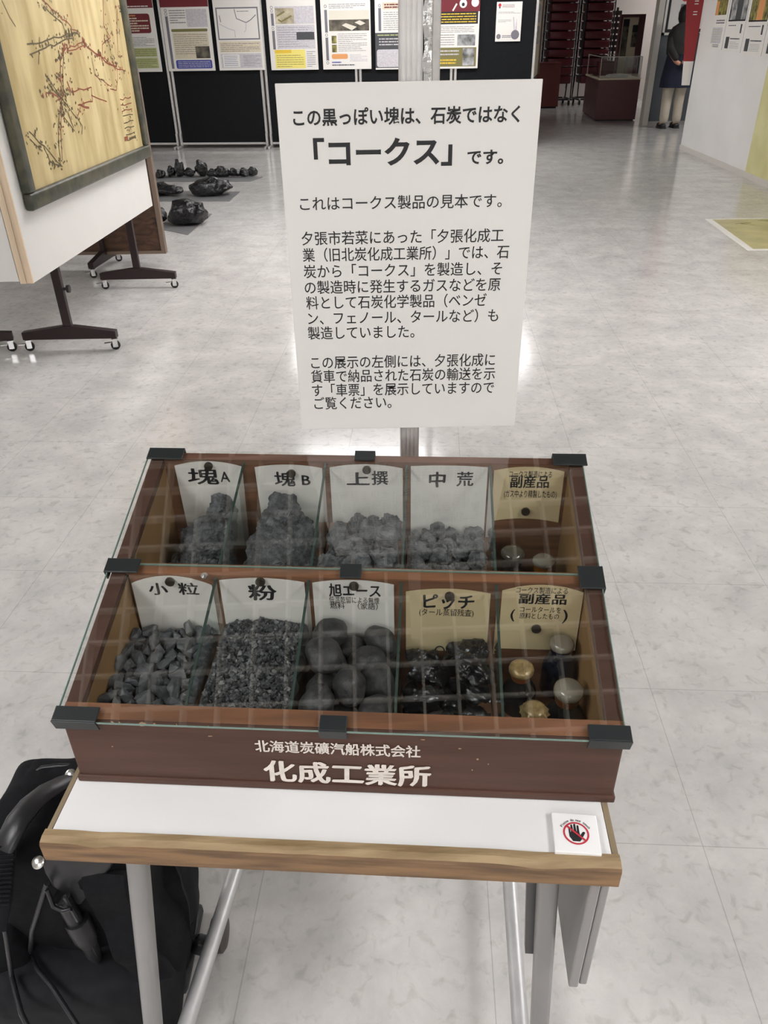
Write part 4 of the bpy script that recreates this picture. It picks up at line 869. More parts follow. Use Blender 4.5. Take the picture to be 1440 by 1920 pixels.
f = MB(Matrix.Translation((gx, gy+.03, 1.615))); f.lathe([(0, -.16), (.085, -.15), (.115, -.08), (.12, 0), (.10, .07), (.06, .105), (0, .115)], 22); f.build('hair', 'hair', t, 60)
# hand: palm and five curled fingers, clasped behind the back
hp = [(-.04, -.215, .955), (.0, -.232, .955), (.035, -.235, .96)]
pts = list(hp); ed = [(0, 1), (1, 2)]; rad = [.022, .030, .028]
for k in range(4):
    z = .985-k*.02; L = (.045, .055, .05, .038)[k]; b = len(pts)
    pts += [(.045, -.238, z), (.045+L*.6, -.238, z-.004), (.045+L, -.228, z-.01)]; ed += [(2, b), (b, b+1), (b+1, b+2)]; rad += [.0095, .009, .008]
b = len(pts); pts += [(.0, -.242, .99), (.02, -.248, 1.01), (.035, -.245, 1.018)]; ed += [(1, b), (b, b+1), (b+1, b+2)]; rad += [.012, .010, .009]
skin('hand', pts, ed, rad, 'skin', t)

# showcase with a glass cover
c0 = gp(1114, 227); c1 = gp(1190, 226); 
dW = (c1-c0); dW.z = 0; W = dW.length; dW.normalize(); dD = Vector((.10, 1, 0)).normalized(); D = 1.7
zt = on(1119, 149, c0, (0, 1, 0)).z
t = thing('showcase', 'maroon museum showcase with a clear glass cover in front of the pinkish wall', 'showcase', c0+dW*W/2)
f = MB(); f.prism([c0+Vector((0, 0, .02)), c1+Vector((0, 0, .02)), c1+dD*D+Vector((0, 0, .02)), c0+dD*D+Vector((0, 0, .02))], (0, 0, zt-.03)); f.build('base_cabinet', 'maroonwood', t)
f = MB(); f.prism([c0+dW*.03+dD*.03, c1-dW*.03+dD*.03, c1+dD*(D-.03)-dW*.03, c0+dD*(D-.03)+dW*.03], (0, 0, .02)); f.build('plinth', 'ink', t)
z = zt-.01; q = [c0-dW*.015-dD*.015, c1+dW*.015-dD*.015, c1+dD*(D+.015)+dW*.015, c0+dD*(D+.015)-dW*.015]
f = MB(); f.prism([v+Vector((0, 0, z)) for v in q], (0, 0, .02)); f.build('tray', 'beigecloth', t)
z += .02; hv = yp(1125, 107, c0.y).z-z; g = MB(); th = .006
q = [c0+dW*.01+dD*.01, c1-dW*.01+dD*.01, c1+dD*(D-.01)-dW*.01, c0+dD*(D-.01)+dW*.01]
for i in range(4):
    a, b = q[i], q[(i+1) % 4]; ins = ((sum(q, Vector())/4)-(a+b)/2).normalized()*th
    g.prism([a+Vector((0, 0, z)), b+Vector((0, 0, z)), b+Vector((0, 0, z+hv)), a+Vector((0, 0, z+hv))], ins)
g.prism([v+Vector((0, 0, z+hv)) for v in q], (0, 0, th)); g.build('glass_cover', 'vitrine', t)
g = MB()
for i in range(4):
    g.tube([q[i]+Vector((0, 0, z)), q[i]+Vector((0, 0, z+hv))], .006, seg=6); g.tube([q[i]+Vector((0, 0, z+hv)), q[(i+1) % 4]+Vector((0, 0, z+hv))], .006, seg=6)
g.build('cover_edges', 'trimwhite', t)
oc = c0+dW*W*.5+dD*.5
f = MB(); f.box(oc.x-.14, oc.x+.2, oc.y-.12, oc.y+.14, z, z+.035, bev=.01); f.box(oc.x-.11, oc.x+.17, oc.y-.09, oc.y+.11, z+.035, z+.045, bev=.006); tag(f.build('open_book', 'paper'), 'white booklet lying inside the glass showcase', 'booklet')
oc = c0+dW*W*.33+dD*1.2
f = MB(); f.box(oc.x-.16, oc.x+.16, oc.y-.15, oc.y+.15, z, z+.22, bev=.004); f.box(oc.x-.17, oc.x+.17, oc.y-.16, oc.y+.16, z+.22, z+.235); tag(f.build('display_block', ['maroonwood']), 'dark wooden block standing inside the glass showcase', 'display block')
# upright framed board behind the showcase
yb = c0.y+D+.35; L0 = yp(1165, 27, yb); R0 = yp(1211, 27, yb)
t = thing('upright_board', 'cream board with two dark pictures in a maroon frame behind the showcase', 'display board', ((L0.x+R0.x)/2, yb, 0))
x0, x1, z1 = L0.x, R0.x, L0.z
f = MB(); f.box(x0, x0+.04, yb-.03, yb+.09, 0, z1); f.box(x1-.12, x1, yb-.03, yb+.09, 0, z1); f.box(x0+.04, x1-.12, yb-.03, yb+.09, z1-.05, z1); f.build('frame', 'maroonwood', t)
f = MB(); f.box(x0+.04, x1-.12, yb, yb+.05, .3, z1-.05); f.build('cream_panel', 'beigecloth', t)
for (pa, pb) in (((1170, 36), (1181, 103)), ((1187, 47), (1196, 88))):
    A = yp(pa[0], pa[1], yb); B = yp(pb[0], pa[1], yb); B.z = yp(pb[0], pb[1], yb).z
    f = MB(); f.box(A.x, B.x, yb-.012, yb-.0005, B.z, A.z); pic = f.build('picture', 'photo', t)
    f = MB(); f.box(A.x, B.x, yb-.016, yb-.0125, A.z-.12, A.z); f.build('title_strip', 'ink', pic)
A = yp(1155, 45, 19.5); B = yp(1158, 100, 19.5)
f = MB(); f.box(A.x-.12, A.x+.1, 19.44, 19.56, 0, .02); f.box(A.x-.02, A.x+.02, 19.48, 19.52, .02, 1.8); 
for k in range(7): f.box(A.x-.11, A.x+.09, 19.46, 19.47, 1.0+k*.11, 1.08+k*.11)
tag(f.build('leaflet_rack', 'steelbrown'), 'slim dark leaflet rack between the chair stacks and the cream board', 'rack')

# low red-brown cabinet and the side panel left of the chairs
yc0 = 18.4; A = yp(1012, 118, yc0); B = yp(1053, 118, yc0)
t = thing('low_cabinet', 'plain red-brown cabinet in front of the left chair stack', 'cabinet', ((A.x+B.x)/2, yc0+.3, 0))
f = MB(); f.box(A.x-.15, B.x, yc0, yc0+.5, .03, A.z-.02, bev=.004); f.build('body', 'maroonred', t)
f = MB(); f.box(A.x-.16, B.x+.01, yc0-.01, yc0+.51, A.z-.02, A.z, bev=.003); f.build('top', 'maroonred', t)
f = MB(); f.box(A.x-.12, B.x-.03, yc0+.03, yc0+.47, 0, .03); f.build('plinth', 'ink', t)
A = yp(989, 145, 13.4); B = yp(1007, 146, 16.6)
d = (Vector((B.x, B.y, 0))-Vector((A.x, A.y, 0))).normalized(); nn = Vector((d.y, -d.x, 0))
t = thing('picture_screen', 'cream side screen with small framed pictures right of the black panels', 'display board', (A.x, A.y+1.6, 0))
L = (Vector((B.x, B.y, 0))-Vector((A.x, A.y, 0))).length; FS = frame((A.x, A.y, 0), d, (0, 0, 1))
f = MB(FS); f.box(0, L, .72, 2.3, -.05, 0); f.build('panel', 'beigecloth', t)
f = MB(FS); f.box(.1, L-.1, 0, .72, -.045, -.005); f.build('base', 'black', t)
f = MB(FS); f.box(L-.06, L, .72, 2.3, .0005, .03); f.build('edge_strip', 'boardedge', t)
for k in range(3):
    for j in range(2):
        f = MB(FS); f.box(.5+j*1.1, 1.4+j*1.1, 1.22+k*.31, 1.48+k*.31, .001, .012); f.build('picture', 'bwphoto', t)

# stacked maroon chairs
def make_chair(x, y, z, label, first=None):
    t = thing('stacking_chair', label, 'chair', (x, y, z), 'stacked maroon chairs')
    if first is None:
        f = MB(); f.box(x-.275, x+.275, y-.26, y+.22, z+.30, z+.448, bev=.03); f.build('seat', 'chairred', t, 60)
        f = MB(); f.box(x-.22, x+.22, y+.23, y+.27, z+.62, z+.86, bev=.02); f.build('backrest', 'chairred', t, 60)
        for s in (-1, 1):
            f = MB(); f.tube([(x+s*.30, y-.24, z+.02), (x+s*.30, y-.22, z+.44), (x+s*.30, y+.2, z+.44), (x+s*.295, y+.28, z+.9)], .013, seg=8); f.build('side_frame', 'chairframe', t, 60)
            f = MB(); f.tube([(x+s*.30, y+.2, z+.43), (x+s*.30, y+.30, z+.02)], .013, seg=8); f.build('rear_leg', 'chairframe', t, 60)
    else:
        for ch in first.children:
            c = ch.copy(); COL.objects.link(c); c.parent = t
    return t
first = None
ORD = ['lowest', 'second lowest', 'third', 'fourth', 'fifth', 'sixth', 'seventh', 'eighth', 'ninth', 'tenth', 'topmost']
for (px, yy, side) in ((1046, 19.35, 'left'), (1111, 19.35, 'right')):
    c = yp(px, 110, yy)
    t = thing('chair_dolly', 'wheeled steel dolly under the %s stack of maroon chairs' % side, 'dolly', (c.x, yy, 0), 'chair dollies')
    f = MB()
    for s in (-1, 1): f.box(c.x+s*.30-.02, c.x+s*.30+.02, yy-.34, yy+.36, .10, .13)
    for d in (-.3, .3): f.box(c.x-.24, c.x+.24, yy+d-.02, yy+d+.02, .10, .13)
    f.build('frame', 'chairframe', t)
    for sx in (-1, 1):
        for sy in (-1, 1):
            f = MB(Matrix.Translation((c.x+sx*.26, yy+sy*.30, .05)) @ Matrix.Rotation(PI/2, 4, 'Y')); f.lathe([(0, -.015), (.05, -.015), (.05, .015), (0, .015)], 14); f.build('wheel', 'black', t)
    for k in range(11):
        lb = '%s chair counted upwards in the %s stack of maroon vinyl chairs' % (ORD[k], side)
        r = make_chair(c.x, yy, .115+k*.165, lb, first)
        if first is None: first = r

# ------------------------------------------------------------------ folding table (local axes: s right, d away, h up from the table top)
YAW = math.radians(-4.0)
O = Vector((-.361, .603, .70))
TT = Matrix.Translation(O) @ Matrix.Rotation(YAW, 4, 'Z')
ES = Vector((math.cos(YAW), math.sin(YAW), 0)); ED = Vector((-ES.y, ES.x, 0))
t = thing('folding_table', 'small white-topped folding table with a worn oak front edge and grey metal legs', 'table', (O+ES*.3+ED*.2).xy.to_3d())
S0, S1, D0, D1 = -.012, .608, -.068, .50
f = MB(TT); f.box(S0+.006, S1-.007, D0, D1, -.026, 0, bev=.0008); f.build('tabletop', 'laminate', t)
# oak lipping along the front: worn, so its top edge wanders
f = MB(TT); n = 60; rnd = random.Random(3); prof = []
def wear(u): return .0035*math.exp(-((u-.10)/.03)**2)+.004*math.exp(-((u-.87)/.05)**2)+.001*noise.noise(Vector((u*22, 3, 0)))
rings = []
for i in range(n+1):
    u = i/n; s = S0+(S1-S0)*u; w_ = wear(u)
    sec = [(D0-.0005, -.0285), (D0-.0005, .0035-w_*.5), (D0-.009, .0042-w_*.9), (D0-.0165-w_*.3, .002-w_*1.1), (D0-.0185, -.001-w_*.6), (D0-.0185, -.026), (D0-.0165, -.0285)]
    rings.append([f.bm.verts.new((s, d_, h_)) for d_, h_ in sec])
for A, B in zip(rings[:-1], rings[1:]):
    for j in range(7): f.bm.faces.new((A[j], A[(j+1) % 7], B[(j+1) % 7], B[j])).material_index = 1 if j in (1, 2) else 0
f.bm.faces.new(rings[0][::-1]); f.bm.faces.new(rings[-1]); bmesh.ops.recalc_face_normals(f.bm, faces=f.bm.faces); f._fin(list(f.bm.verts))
f.build('oak_front_edge', ['oak', 'oak_worn_lit'], t)
f = MB(TT); f.box(S0, S0+.0055, D0+.0005, D1, -.027, 0); f.box(S1-.0065, S1, D0+.0005, D1, -.027, 0); f.box(S0+.006, S1-.007, D1+.0005, D1+.007, -.027, .0008); f.build('side_edging', 'oak_dark', t)
f = MB(TT)
for s in (.13, .47): f.box(s-.018, s+.018, D0+.03, D1-.03, -.045, -.0265)
f.build('under_rail', 'oak', t)
inv = TT.inverted()
def tl(p): return inv @ p
# front legs, rectangular grey tube
for (top, bot, w1) in (((.068, -.042), (-.014, -.055), .0235), ((.545, -.036), (.586, -.04), .0245)):
    f = MB(TT)
    a = Vector((top[0], top[1]+.012, -.028)); b = Vector((bot[0], bot[1]+.012, -.699))
    hx = w1/2; hy = .0125
    q0 = [a+Vector((sx*hx, sy*hy, 0)) for sx, sy in ((-1, -1), (1, -1), (1, 1), (-1, 1))]; q1 = [b+Vector((sx*hx, sy*hy, 0)) for sx, sy in ((-1, -1), (1, -1), (1, 1), (-1, 1))]
    va = [f.bm.verts.new(v) for v in q0]; vb = [f.bm.verts.new(v) for v in q1]
    f.bm.faces.new(va); f.bm.faces.new(vb[::-1])
    for j in range(4): f.bm.faces.new((va[j], vb[j], vb[(j+1) % 4], va[(j+1) % 4]))
    bmesh.ops.recalc_face_normals(f.bm, faces=f.bm.faces)
    es = [e for e in f.bm.edges if abs(e.verts[0].co.z-e.verts[1].co.z) > .3]; bmesh.ops.bevel(f.bm, geom=es, offset=.006, segments=3, profile=.5, affect='EDGES')
    f._fin(list(f.bm.verts)); f.build('leg', 'greypaint', t, 40)
# lower round rails running back from the legs, feet bent down to castors
lz = .10
for (pa, pb) in (((402, 1756), (449, 1610)), ((965, 1775), (955, 1640))):
    A = gp(pa[0], pa[1], lz); B = gp(pb[0], pb[1], lz); dr = (B-A).normalized()
    path = [A-dr*.30+Vector((0, 0, -.05)), A-dr*.26, A-dr*.2+Vector((0, 0, .0)), A, B, B+dr*.20, B+dr*.27+Vector((0, 0, -.005)), B+dr*.30+Vector((0, 0, -.05))]
    f = MB(); f.tube(path, .0135, seg=14); f.build('lower_rail', 'alu', t, 50)
    for e in (path[0], path[-1]):
        f = MB(); f.lathe([(0, 0), (.018, 0), (.02, .008), (.02, .045), (.015, .052), (0, .052)], 14, T=Matrix.Translation((e.x, e.y, 0))); f.build('foot', 'black', t, 40)
    E_ = B+dr*.17; f = MB(); f.tube([E_, Vector((E_.x*.9, E_.y-.01, .672))], .0125, seg=12); f.build('rear_leg', 'alu', t, 50)
f = MB(TT); f.tube([(.02, .47, -.58), (.565, .47, -.58)], .011, seg=12); f.build('cross_rail', 'alu', t, 50)
# dark stay and its tab behind the right front leg
f = MB(TT); f.prism([(.522, -.01, -.028), (.545, -.01, -.028), (.553, -.012, -.30), (.54, -.012, -.30)], (0, .012, 0)); f.tube([(.515, .0, -.11), (.515, .012, -.11)], .014, seg=12); f.build('folding_stay', 'darksteel', t)
# grey drop board hanging under the right end
pf = gp(1122, 1690, .64); pl_ = inv @ pf
f = MB(TT); f.box(pl_.x-.012, pl_.x-.0005, pl_.y, .38, -.24, -.0275, bev=.002); f.box(pl_.x+.0005, pl_.x+.010, pl_.y+.003, .38, -.238, -.0275, bev=.002); f.build('drop_board', 'greypaint', t)

# ------------------------------------------------------------------ the sample case
W, DD = .614, .394; H0 = .104; TN = .3115; WT = .018
WB = .0105
def top(d): return H0+TN*d
t = thing('sample_case', 'low dark red-brown wooden sample case with a sloping glass lid and ten compartments', 'display case', O+ES*.3+ED*.2)
CASE = t
FT = frame(TT @ Vector((0, 0, H0)), ES, ED+Vector((0, 0, TN)))        # the sloping glass plane: x=s, y along the slope, z out
SL = math.sqrt(1+TN*TN)
f = MB(TT); f.box(0, W, 0, WT, .0015, H0-.002, bev=.0025); f.box(-.002, W+.002, -.003, .02, .0005, .0105, bev=.002); fr = f.build('front_board', 'case', t)
f = MB(TT)
FF = frame(TT @ Vector((0, -.0006, 0)), ES, (0, 0, 1)); rnd = random.Random(6)
for (x_, y_, w_, h_) in ((.058, .099, .004, .006), (.066, .099, .003, .004), (.092, .098, .010, .008), (.105, .099, .004, .005), (.13, .099, .002, .006), (.165, .098, .002, .004), (.05, .06, .003, .002), (.165, .083, .006, .002), (.46, .062, .004, .003), (.472, .055, .002, .003), (.44, .078, .005, .002), (.40, .09, .006, .002), (.455, .044, .002, .003)):
    P_ = [(x_+w_*(.5*math.cos(k*PI/4)*rnd.uniform(.5, 1.1)), y_+h_*(.5*math.sin(k*PI/4)*rnd.uniform(.5, 1.1)), 0) for k in range(8)]
    f.face(P_, 0, TT.inverted() @ FF)
f.build('scratches', 'chip', fr)
f = MB()
write(f, '北海道炭礦汽船株式会社', FF, .214, .397, .0708, .0185, .018, 0, .35, 3, .0004)
write(f, '化成工業所', FF, .221, .408, .0305, .034, .026, 0, .4, 5, .0004)
f.build('lettering', 'brushwhite', fr)
f = MB(TT); f.prism([(0, .0005, H0-.0015), (W, .0005, H0-.0015), (W, WT, H0+TN*WT-.0015), (0, WT, H0+TN*WT-.0015)], (0, 0, .0012)); f.build('front_rim', 'case_orange', t)
# sides
f = MB(TT)
for s in (0, W-WT): f.prism([(s, WT+.0003, .0015), (s, DD, .0015), (s, DD, top(DD)-.0015), (s, WT+.0003, top(WT)-.0015)], (WT, 0, 0))
f.build('side_board', 'case', t)
f = MB(TT)
for s in (WT+.0002, W-WT-.0008): f.prism([(s, WT+.001, .012), (s, DD-WB-.001, .012), (s, DD-WB-.001, top(DD-WB)-.012), (s, WT+.001, top(WT)-.012)], (.0006, 0, 0))
f.build('side_lining', 'case_gold', t)
f = MB(TT); f.box(WT+.0003, W-WT-.0003, DD-WB, DD, .0015, top(DD-WB)-.0015); f.build('back_board', 'case_in', t)
f = MB(TT); f.prism([(0, DD-WB-.001, top(DD-WB-.001)-.0012), (W, DD-WB-.001, top(DD-WB-.001)-.0012), (W, DD, top(DD)-.0012), (0, DD, top(DD)-.0012)], (0, 0, .0012)); f.build('back_rim', 'case_rim', t)
f = MB(TT); f.box(WT+.0005, W-WT-.0005, WT+.0005, DD-WB-.0005, .0015, .011); f.build('bottom_board', 'case_in', t)
f = MB(TT); f.prism([(WT+.004, .189, .0115), (WT+.004, .203, .0115), (WT+.004, .203, top(.203)-.003), (WT+.004, .189, top(.189)-.003)], (W-2*WT-.008, 0, 0)); f.build('middle_board', 'case_in', t)
f = MB(TT); f.prism([(.001, .1893, top(.1893)-.0026), (.001, .205, top(.205)-.0026), (.001, .205, top(.205)-.0008), (.001, .1893, top(.1893)-.0008)], (W-.002, 0, 0)); f.build('middle_rail', 'case_orange', t)
# raised floors under the shallow heaps
f = MB(TT)
for (s0, s1, d0, d1, h) in ((.0225, .1335, .0195, .1885, .064), (.1375, .2505, .0195, .1885, .062), (.2555, .3665, .0195, .1885, .0250),
                            (.0225, .1335, .2035, .3735, .06), (.1375, .2505, .2035, .3735, .06)):
    f.box(s0, s1, d0, d1, .0115, h)
f.prism([(.2555, .2035, .0115), (.2555, .3735, .0115), (.2555, .3735, .1255), (.2555, .2035, .0935)], (.111, 0, 0))
f.box(.3715, .4835, .2035, .3735, .0115, .105)
f.box(.3715, .4835, .0195, .1885, .0115, .0215)
f.build('raised_floor', 'case_in', t)
# glass dividers, front and back row
for s in (.135, .253, .369, .486):
    for d0, d1 in ((WT+.0015, .1875), (.2045, DD-WB-.0015)):
        f = MB(TT); e = .0016
        f.prism([(s-e, d0, .0115), (s-e, d1, .0115), (s-e, d1, top(d1)-.005), (s-e, d0, top(d0)-.005)], (2*e, 0, 0)); g = f.build('glass_divider', 'glass_div', t)
        f = MB(TT); f.prism([(s-e, d0, top(d0)-.0049), (s-e, d1, top(d1)-.0049), (s-e, d1, top(d1)-.0033), (s-e, d0, top(d0)-.0033)], (2*e, 0, 0)); f.build('divider_edge', 'glass_div_edge', g)
# two panes of glass lying on the rim, with ground green edges
for (y0, y1) in ((-.006, .1995*SL), (.2005*SL, (DD+.001)*SL)):
    f = MB(FT); f.box(-.0035, W-.001, y0, y1, .0006, .0036); g = f.build('glass_pane', 'glass', t)
    f = MB(FT); w_ = .0009
    f.box(-.0045, -.0036, y0, y1, .0006, .0036); f.box(W-.0009, W, y0, y1, .0006, .0036); f.box(-.0045, W, y0-w_, y0-.0001, .0006, .0036)
    f.build('glass_edge', 'glass_edge', g)
# black clips
def clip(s, y, w_, l_, side):
    f = MB(FT)
    f.box(s-w_/2, s+w_/2, y-l_/2, y+l_/2, .0038, .0062, bev=.001)
    if side == 'F': f.box(s-w_/2, s+w_/2, -.0085, -.0065, -.0115, .0062, bev=.0006)
    if side == 'B': f.box(s-w_/2, s+w_/2, DD*SL+.0018, DD*SL+.004, -.012, .0062, bev=.0006)
    if side == 'L': f.box(-.0075, -.0052, y-l_/2, y+l_/2, -.010, .0062, bev=.0006)
    if side == 'R': f.box(W+.0006, W+.003, y-l_/2, y+l_/2, -.010, .0062, bev=.0006)
    f.build('clip', 'clip', t)
clip(.0185, .002, .050, .018, 'F'); clip(.303, .002, .030, .018, 'F'); clip(W-.0175, .002, .045, .018, 'F')
clip(.0215, DD*SL-.008, .052, .02, 'B'); clip(.309, DD*SL-.006, .029, .017, 'B'); clip(W-.018, DD*SL-.008, .047, .02, 'B')
clip(.0145, .205, .043, .022, 'L'); clip(.3055, .205, .027, .022, ''); clip(W-.0125, .204, .031, .034, 'R')
f = MB(FT); f.lathe([(0, -.0002), (.003, 0), (.002, .003), (.0045, .005), (0, .0065)], 12, T=Matrix.Translation((.122, .193, 0))); f.build('screw', 'silver', t)

# ------------------------------------------------------------------ label cards in the case
def card(label, s0, s1, h0, h1, d, texts, tan=False, arch=.008, taper=.0, pin=None, bottom_arch=0, pad=0):
    """an arched card; texts are placed by where the photograph shows them on the card's own plane"""
    o = TT @ Vector(((s0+s1)/2, d, h0))
    t = thing('label_card', label, 'card', o, 'handwritten cards in the sample case')
    F = frame(TT @ Vector((0, d, 0)), ES, (0, 0, 1))
    n = 12; P = []
    for i in range(n+1):
        u = i/n; P.append((s0+(s1-s0)*u, h1-arch+arch*(1-(2*u-1)**2), 0))
    for i in range(n, -1, -1):
        u = i/n; P.append((s0+taper+(s1-s0-2*taper)*u, h0+bottom_arch*(1-(2*u-1)**2), 0))
    f = MB(F); f.prism(P, (0, 0, .0008)); f.build('card', 'card_tan' if tan else 'card', t)
    FX = F @ Matrix.Translation((0, 0, .0008)); iv = FX.inverted()
    f = MB()
    for k, (s, xa, xb, yc_, hp, b) in enumerate(texts):
        p0 = TT @ Vector((0, d-.0008, .004)); a = iv @ on(xa, yc_, p0, ED); c = iv @ on(xb, yc_, p0, ED); e = iv @ on(xa, yc_-hp/2, p0, ED); g = iv @ on(xa, yc_+hp/2, p0, ED)
        write(f, s, FX, a.x, c.x, (a.y+c.y)/2, (e.y-g.y), b, 0, .35 if len(s) < 5 else .25, k+len(label), .0002)
    if pad:
        for q in (.42, .56): f.tube([FX @ Vector((s0+(s1-s0)*q-.006*math.cos(a*PI/8), h0+.003+.008*math.sin(a*PI/8), .0006)) for a in range(9)], .0009, seg=6)
    f.build('lettering', 'ink', t)
    if pin:
        q = iv @ on(pin[0], pin[1], TT @ Vector((0, d, 0)), ED)
        f = MB(FX @ Matrix.Translation((q.x, q.y, .0003))); f.lathe([(0, .004), (.0062, .004), (.0062, .0008), (.004, .0022), (0, .0026)], 18); f.build('pushpin', 'pin', t, 40)
DB = .3818; DF = .1875
card('white card reading 塊 A behind the tall stepped coke lump', .033, .132, .075, .2205, DB, [('塊', 353, 408, 893, 30, .016), ('A', 413, 430, 893, 25, .016)], pin=(392, 872), taper=.004)
card('white card reading 塊 B behind the domed coke lump', .150, .2475, .075, .217, DB, [('塊', 515, 553, 898, 27, .016), ('B', 566, 581, 899, 24, .016)], pin=(547, 886), arch=.005, taper=.003)
card('white card reading 上撰 behind the large coke lumps', .2585, .363, .105, .2195, DB, [('上', 650, 692, 898, 24, .022), ('撰', 697, 727, 896, 26, .016)], pin=(688, 879), arch=.006)
card('plain cream card reading 中荒 with no pin, behind the medium coke pieces', .3745, .483, .08, .2195, DB, [('中', 805, 834, 899, 28, .022), ('荒', 856, 887, 898, 27, .016)], arch=.002)
card('tan card reading 副産品 above the two back-row bottles', .492, .590, .128, .2195, DB, [('コークス製造による', 955, 1035, 889, 13, .004), ('副産品', 957, 1029, 903, 23, .016), ('(ガス中より精製したもの)', 945, 1044, 926, 14, .004)], tan=True, pin=(985, 957), arch=.007, bottom_arch=.006)
card('white card reading 小粒 above the small angular coke', .024, .128, .066, .1605, DF, [('小', 279, 313, 1104, 22, .022), ('粒', 335, 372, 1104, 22, .016)], pin=(320, 1088), arch=.013)
card('white card reading 粉 above the crushed coke', .1385, .247, .066, .1605, DF, [('粉', 466, 517, 1111, 28, .022)], pin=(489, 1088), arch=.005)
card('white card reading 旭エース above the round briquettes', .257, .3595, .05, .1612, DF, [('旭エース', 617, 713, 1107, 24, .022), ('低温乾留による無煙', 617, 711, 1125, 12, .004), ('燃料　（家語）', 619, 708, 1136, 12, .004)], pin=(664, 1096), arch=.006)
card('tan card reading ピッチ above the glossy pitch', .3745, .480, .046, .151, DF, [('ピッチ', 794, 888, 1128, 27, .024), ('(タール蒸留残査)', 786, 888, 1148, 13, .004)], tan=True, pin=(843, 1115), arch=.006, bottom_arch=.003, pad=1)
card('tan card reading 副産品 behind the four dark front-row bottles', .494, .5935, .056, .1605, DF, [('コークス製造による', 968, 1065, 1107, 12, .004), ('副産品', 973, 1062, 1123, 19, .022), ('(', 958, 965, 1150, 22, .016), ('コールタールを', 975, 1052, 1143, 11, .004), ('原料としたもの', 974, 1048, 1155, 11, .004), (')', 1056, 1064, 1152, 24, .016)], tan=True, pin=(1005, 1176), arch=.010)

# ------------------------------------------------------------------ coke, coal and pitch samples
def place_mesh(me, name, matn, M, label, cat, group=None):
    if not me.materials: me.materials.append(MT[matn])
    o = bpy.data.objects.new(name, me); COL.objects.link(o); o.matrix_world = M; tag(o, label, cat, group); return o
def local_rock(name, hulls, voxel, rough, seed, ns, label):
    """rock modelled in the case's own axes"""
    me = rock(name, hulls, voxel, rough, seed, ns, True, .45)
    c = Vector((sum(h[0]+h[1] for h in hulls)/len(hulls)/2, sum(h[2]+h[3] for h in hulls)/len(hulls)/2, min(v.co.z for v in me.vertices)))
    for v in me.vertices: v.co -= c
    return place_mesh(me, name, 'coke', TT @ Matrix.Translation(Vector((c.x, c.y, hulls[0][4]+.001))), label, 'coke lump')
local_rock('coke_block', [(.026, .123, .212, .350, .06, .118), (.045, .124, .245, .358, .08, .147), (.068, .124, .275, .361, .10, .160), (.086, .125, .300, .363, .10, .180), (.093, .126, .315, .364, .12, .188)], .0015, .0075, 5, 48,
    'tall stepped grey coke lump in front of the 塊 A card')
local_rock('coke_block', [(.144, .243, .212, .350, .06, .125), (.150, .243, .235, .358, .08, .152), (.160, .238, .27, .361, .10, .172), (.176, .222, .30, .363, .12, .186)], .0015, .0075, 9, 48,
    'domed grey coke lump in front of the 塊 B card')
KM = heap_kinds()
HK = {'nut': ('coke_nut', 'coke_dark', 'small angular coke piece in the 小粒 compartment', 'coke piece', 'small coke pieces in the front left compartment', .0),
      'select': ('coke_lump', 'coke', 'large rounded grey coke lump in the 上撰 compartment', 'coke lump', 'large coke lumps in the back middle compartment', .027),
      'coarse': ('coke_piece', 'coke', 'medium grey coke piece in the 中荒 compartment', 'coke piece', 'medium coke pieces in the back compartment', .028),
      'ovoid': ('ovoid_briquette', 'ovoid', 'round pressed coal briquette in the 旭エース compartment', 'briquette', 'round briquettes in the front middle compartment', -.0150),
      'pitch': ('pitch_chunk', 'pitch', 'glossy black pitch chunk in the ピッチ compartment', 'pitch chunk', 'glossy pitch chunks in the front compartment', .0)}
for k, rows in HEAPS.items():
    nm, mt_, lb, ct, gr, dz = HK[k]
    for me in KM[k]:
        if not me.materials: me.materials.append(MT[mt_])
        if False:
            for p in me.polygons: p.use_smooth = True
            me.set_sharp_from_angle(angle=math.radians(30))
    for (i, s, d, h, a, b, c) in rows:
        M = TT @ Matrix.Translation((s, d, h+dz+.0006)) @ Euler((a, b, c)).to_matrix().to_4x4()
        place_mesh(KM[k][i], nm, mt_, M, lb, ct, gr)
# crushed coke: too fine to count
rnd = random.Random(77)
f = MB(TT); g0, g1, e0, e1 = .1385, .2505, .0205, .1865
def hsurf(s, d): return .079+.010*math.sin((s-g0)/(g1-g0)*PI)+.008*((d-e0)/(e1-e0))+.003*noise.noise(Vector((s*60, d*60, 1)))
n = 28; V = {}
for i in range(n+1):
    for j in range(n+1):
        s = g0+(g1-g0)*i/n; d = e0+(e1-e0)*j/n; V[i, j] = f.bm.verts.new((s, d, hsurf(s, d)-.002))
for i in range(n):
    for j in range(n): f.bm.faces.new((V[i, j], V[i+1, j], V[i+1, j+1], V[i, j+1]))
f._fin(list(f.bm.verts))
bits = [hull_mesh('bit', 200+i, (1, rnd.uniform(.6, .9), rnd.uniform(.45, .7)), npts=9, bevel=.0, rough=.0, sub=0) for i in range(5)]
for q in range(2300):
    s = rnd.uniform(g0+.004, g1-.004); d = rnd.uniform(e0+.004, e1-.004)
    sz = rnd.uniform(.0032, .0062) if rnd.random() < .66 else rnd.uniform(.006, .0115)
    if d > .12 and rnd.random() < .3: sz = rnd.uniform(.006, .011)
    M = Matrix.Translation((s, d, hsurf(s, d)+sz*.15)) @ Euler((rnd.uniform(-.8, .8), rnd.uniform(-.8, .8), rnd.uniform(0, 6.3))).to_matrix().to_4x4() @ Matrix.Scale(sz, 4)
    f.mesh(bits[q % 5], M, 0 if rnd.random() < .62 else rnd.choice([1, 2, 2]))
for b in bits: bpy.data.meshes.remove(b)
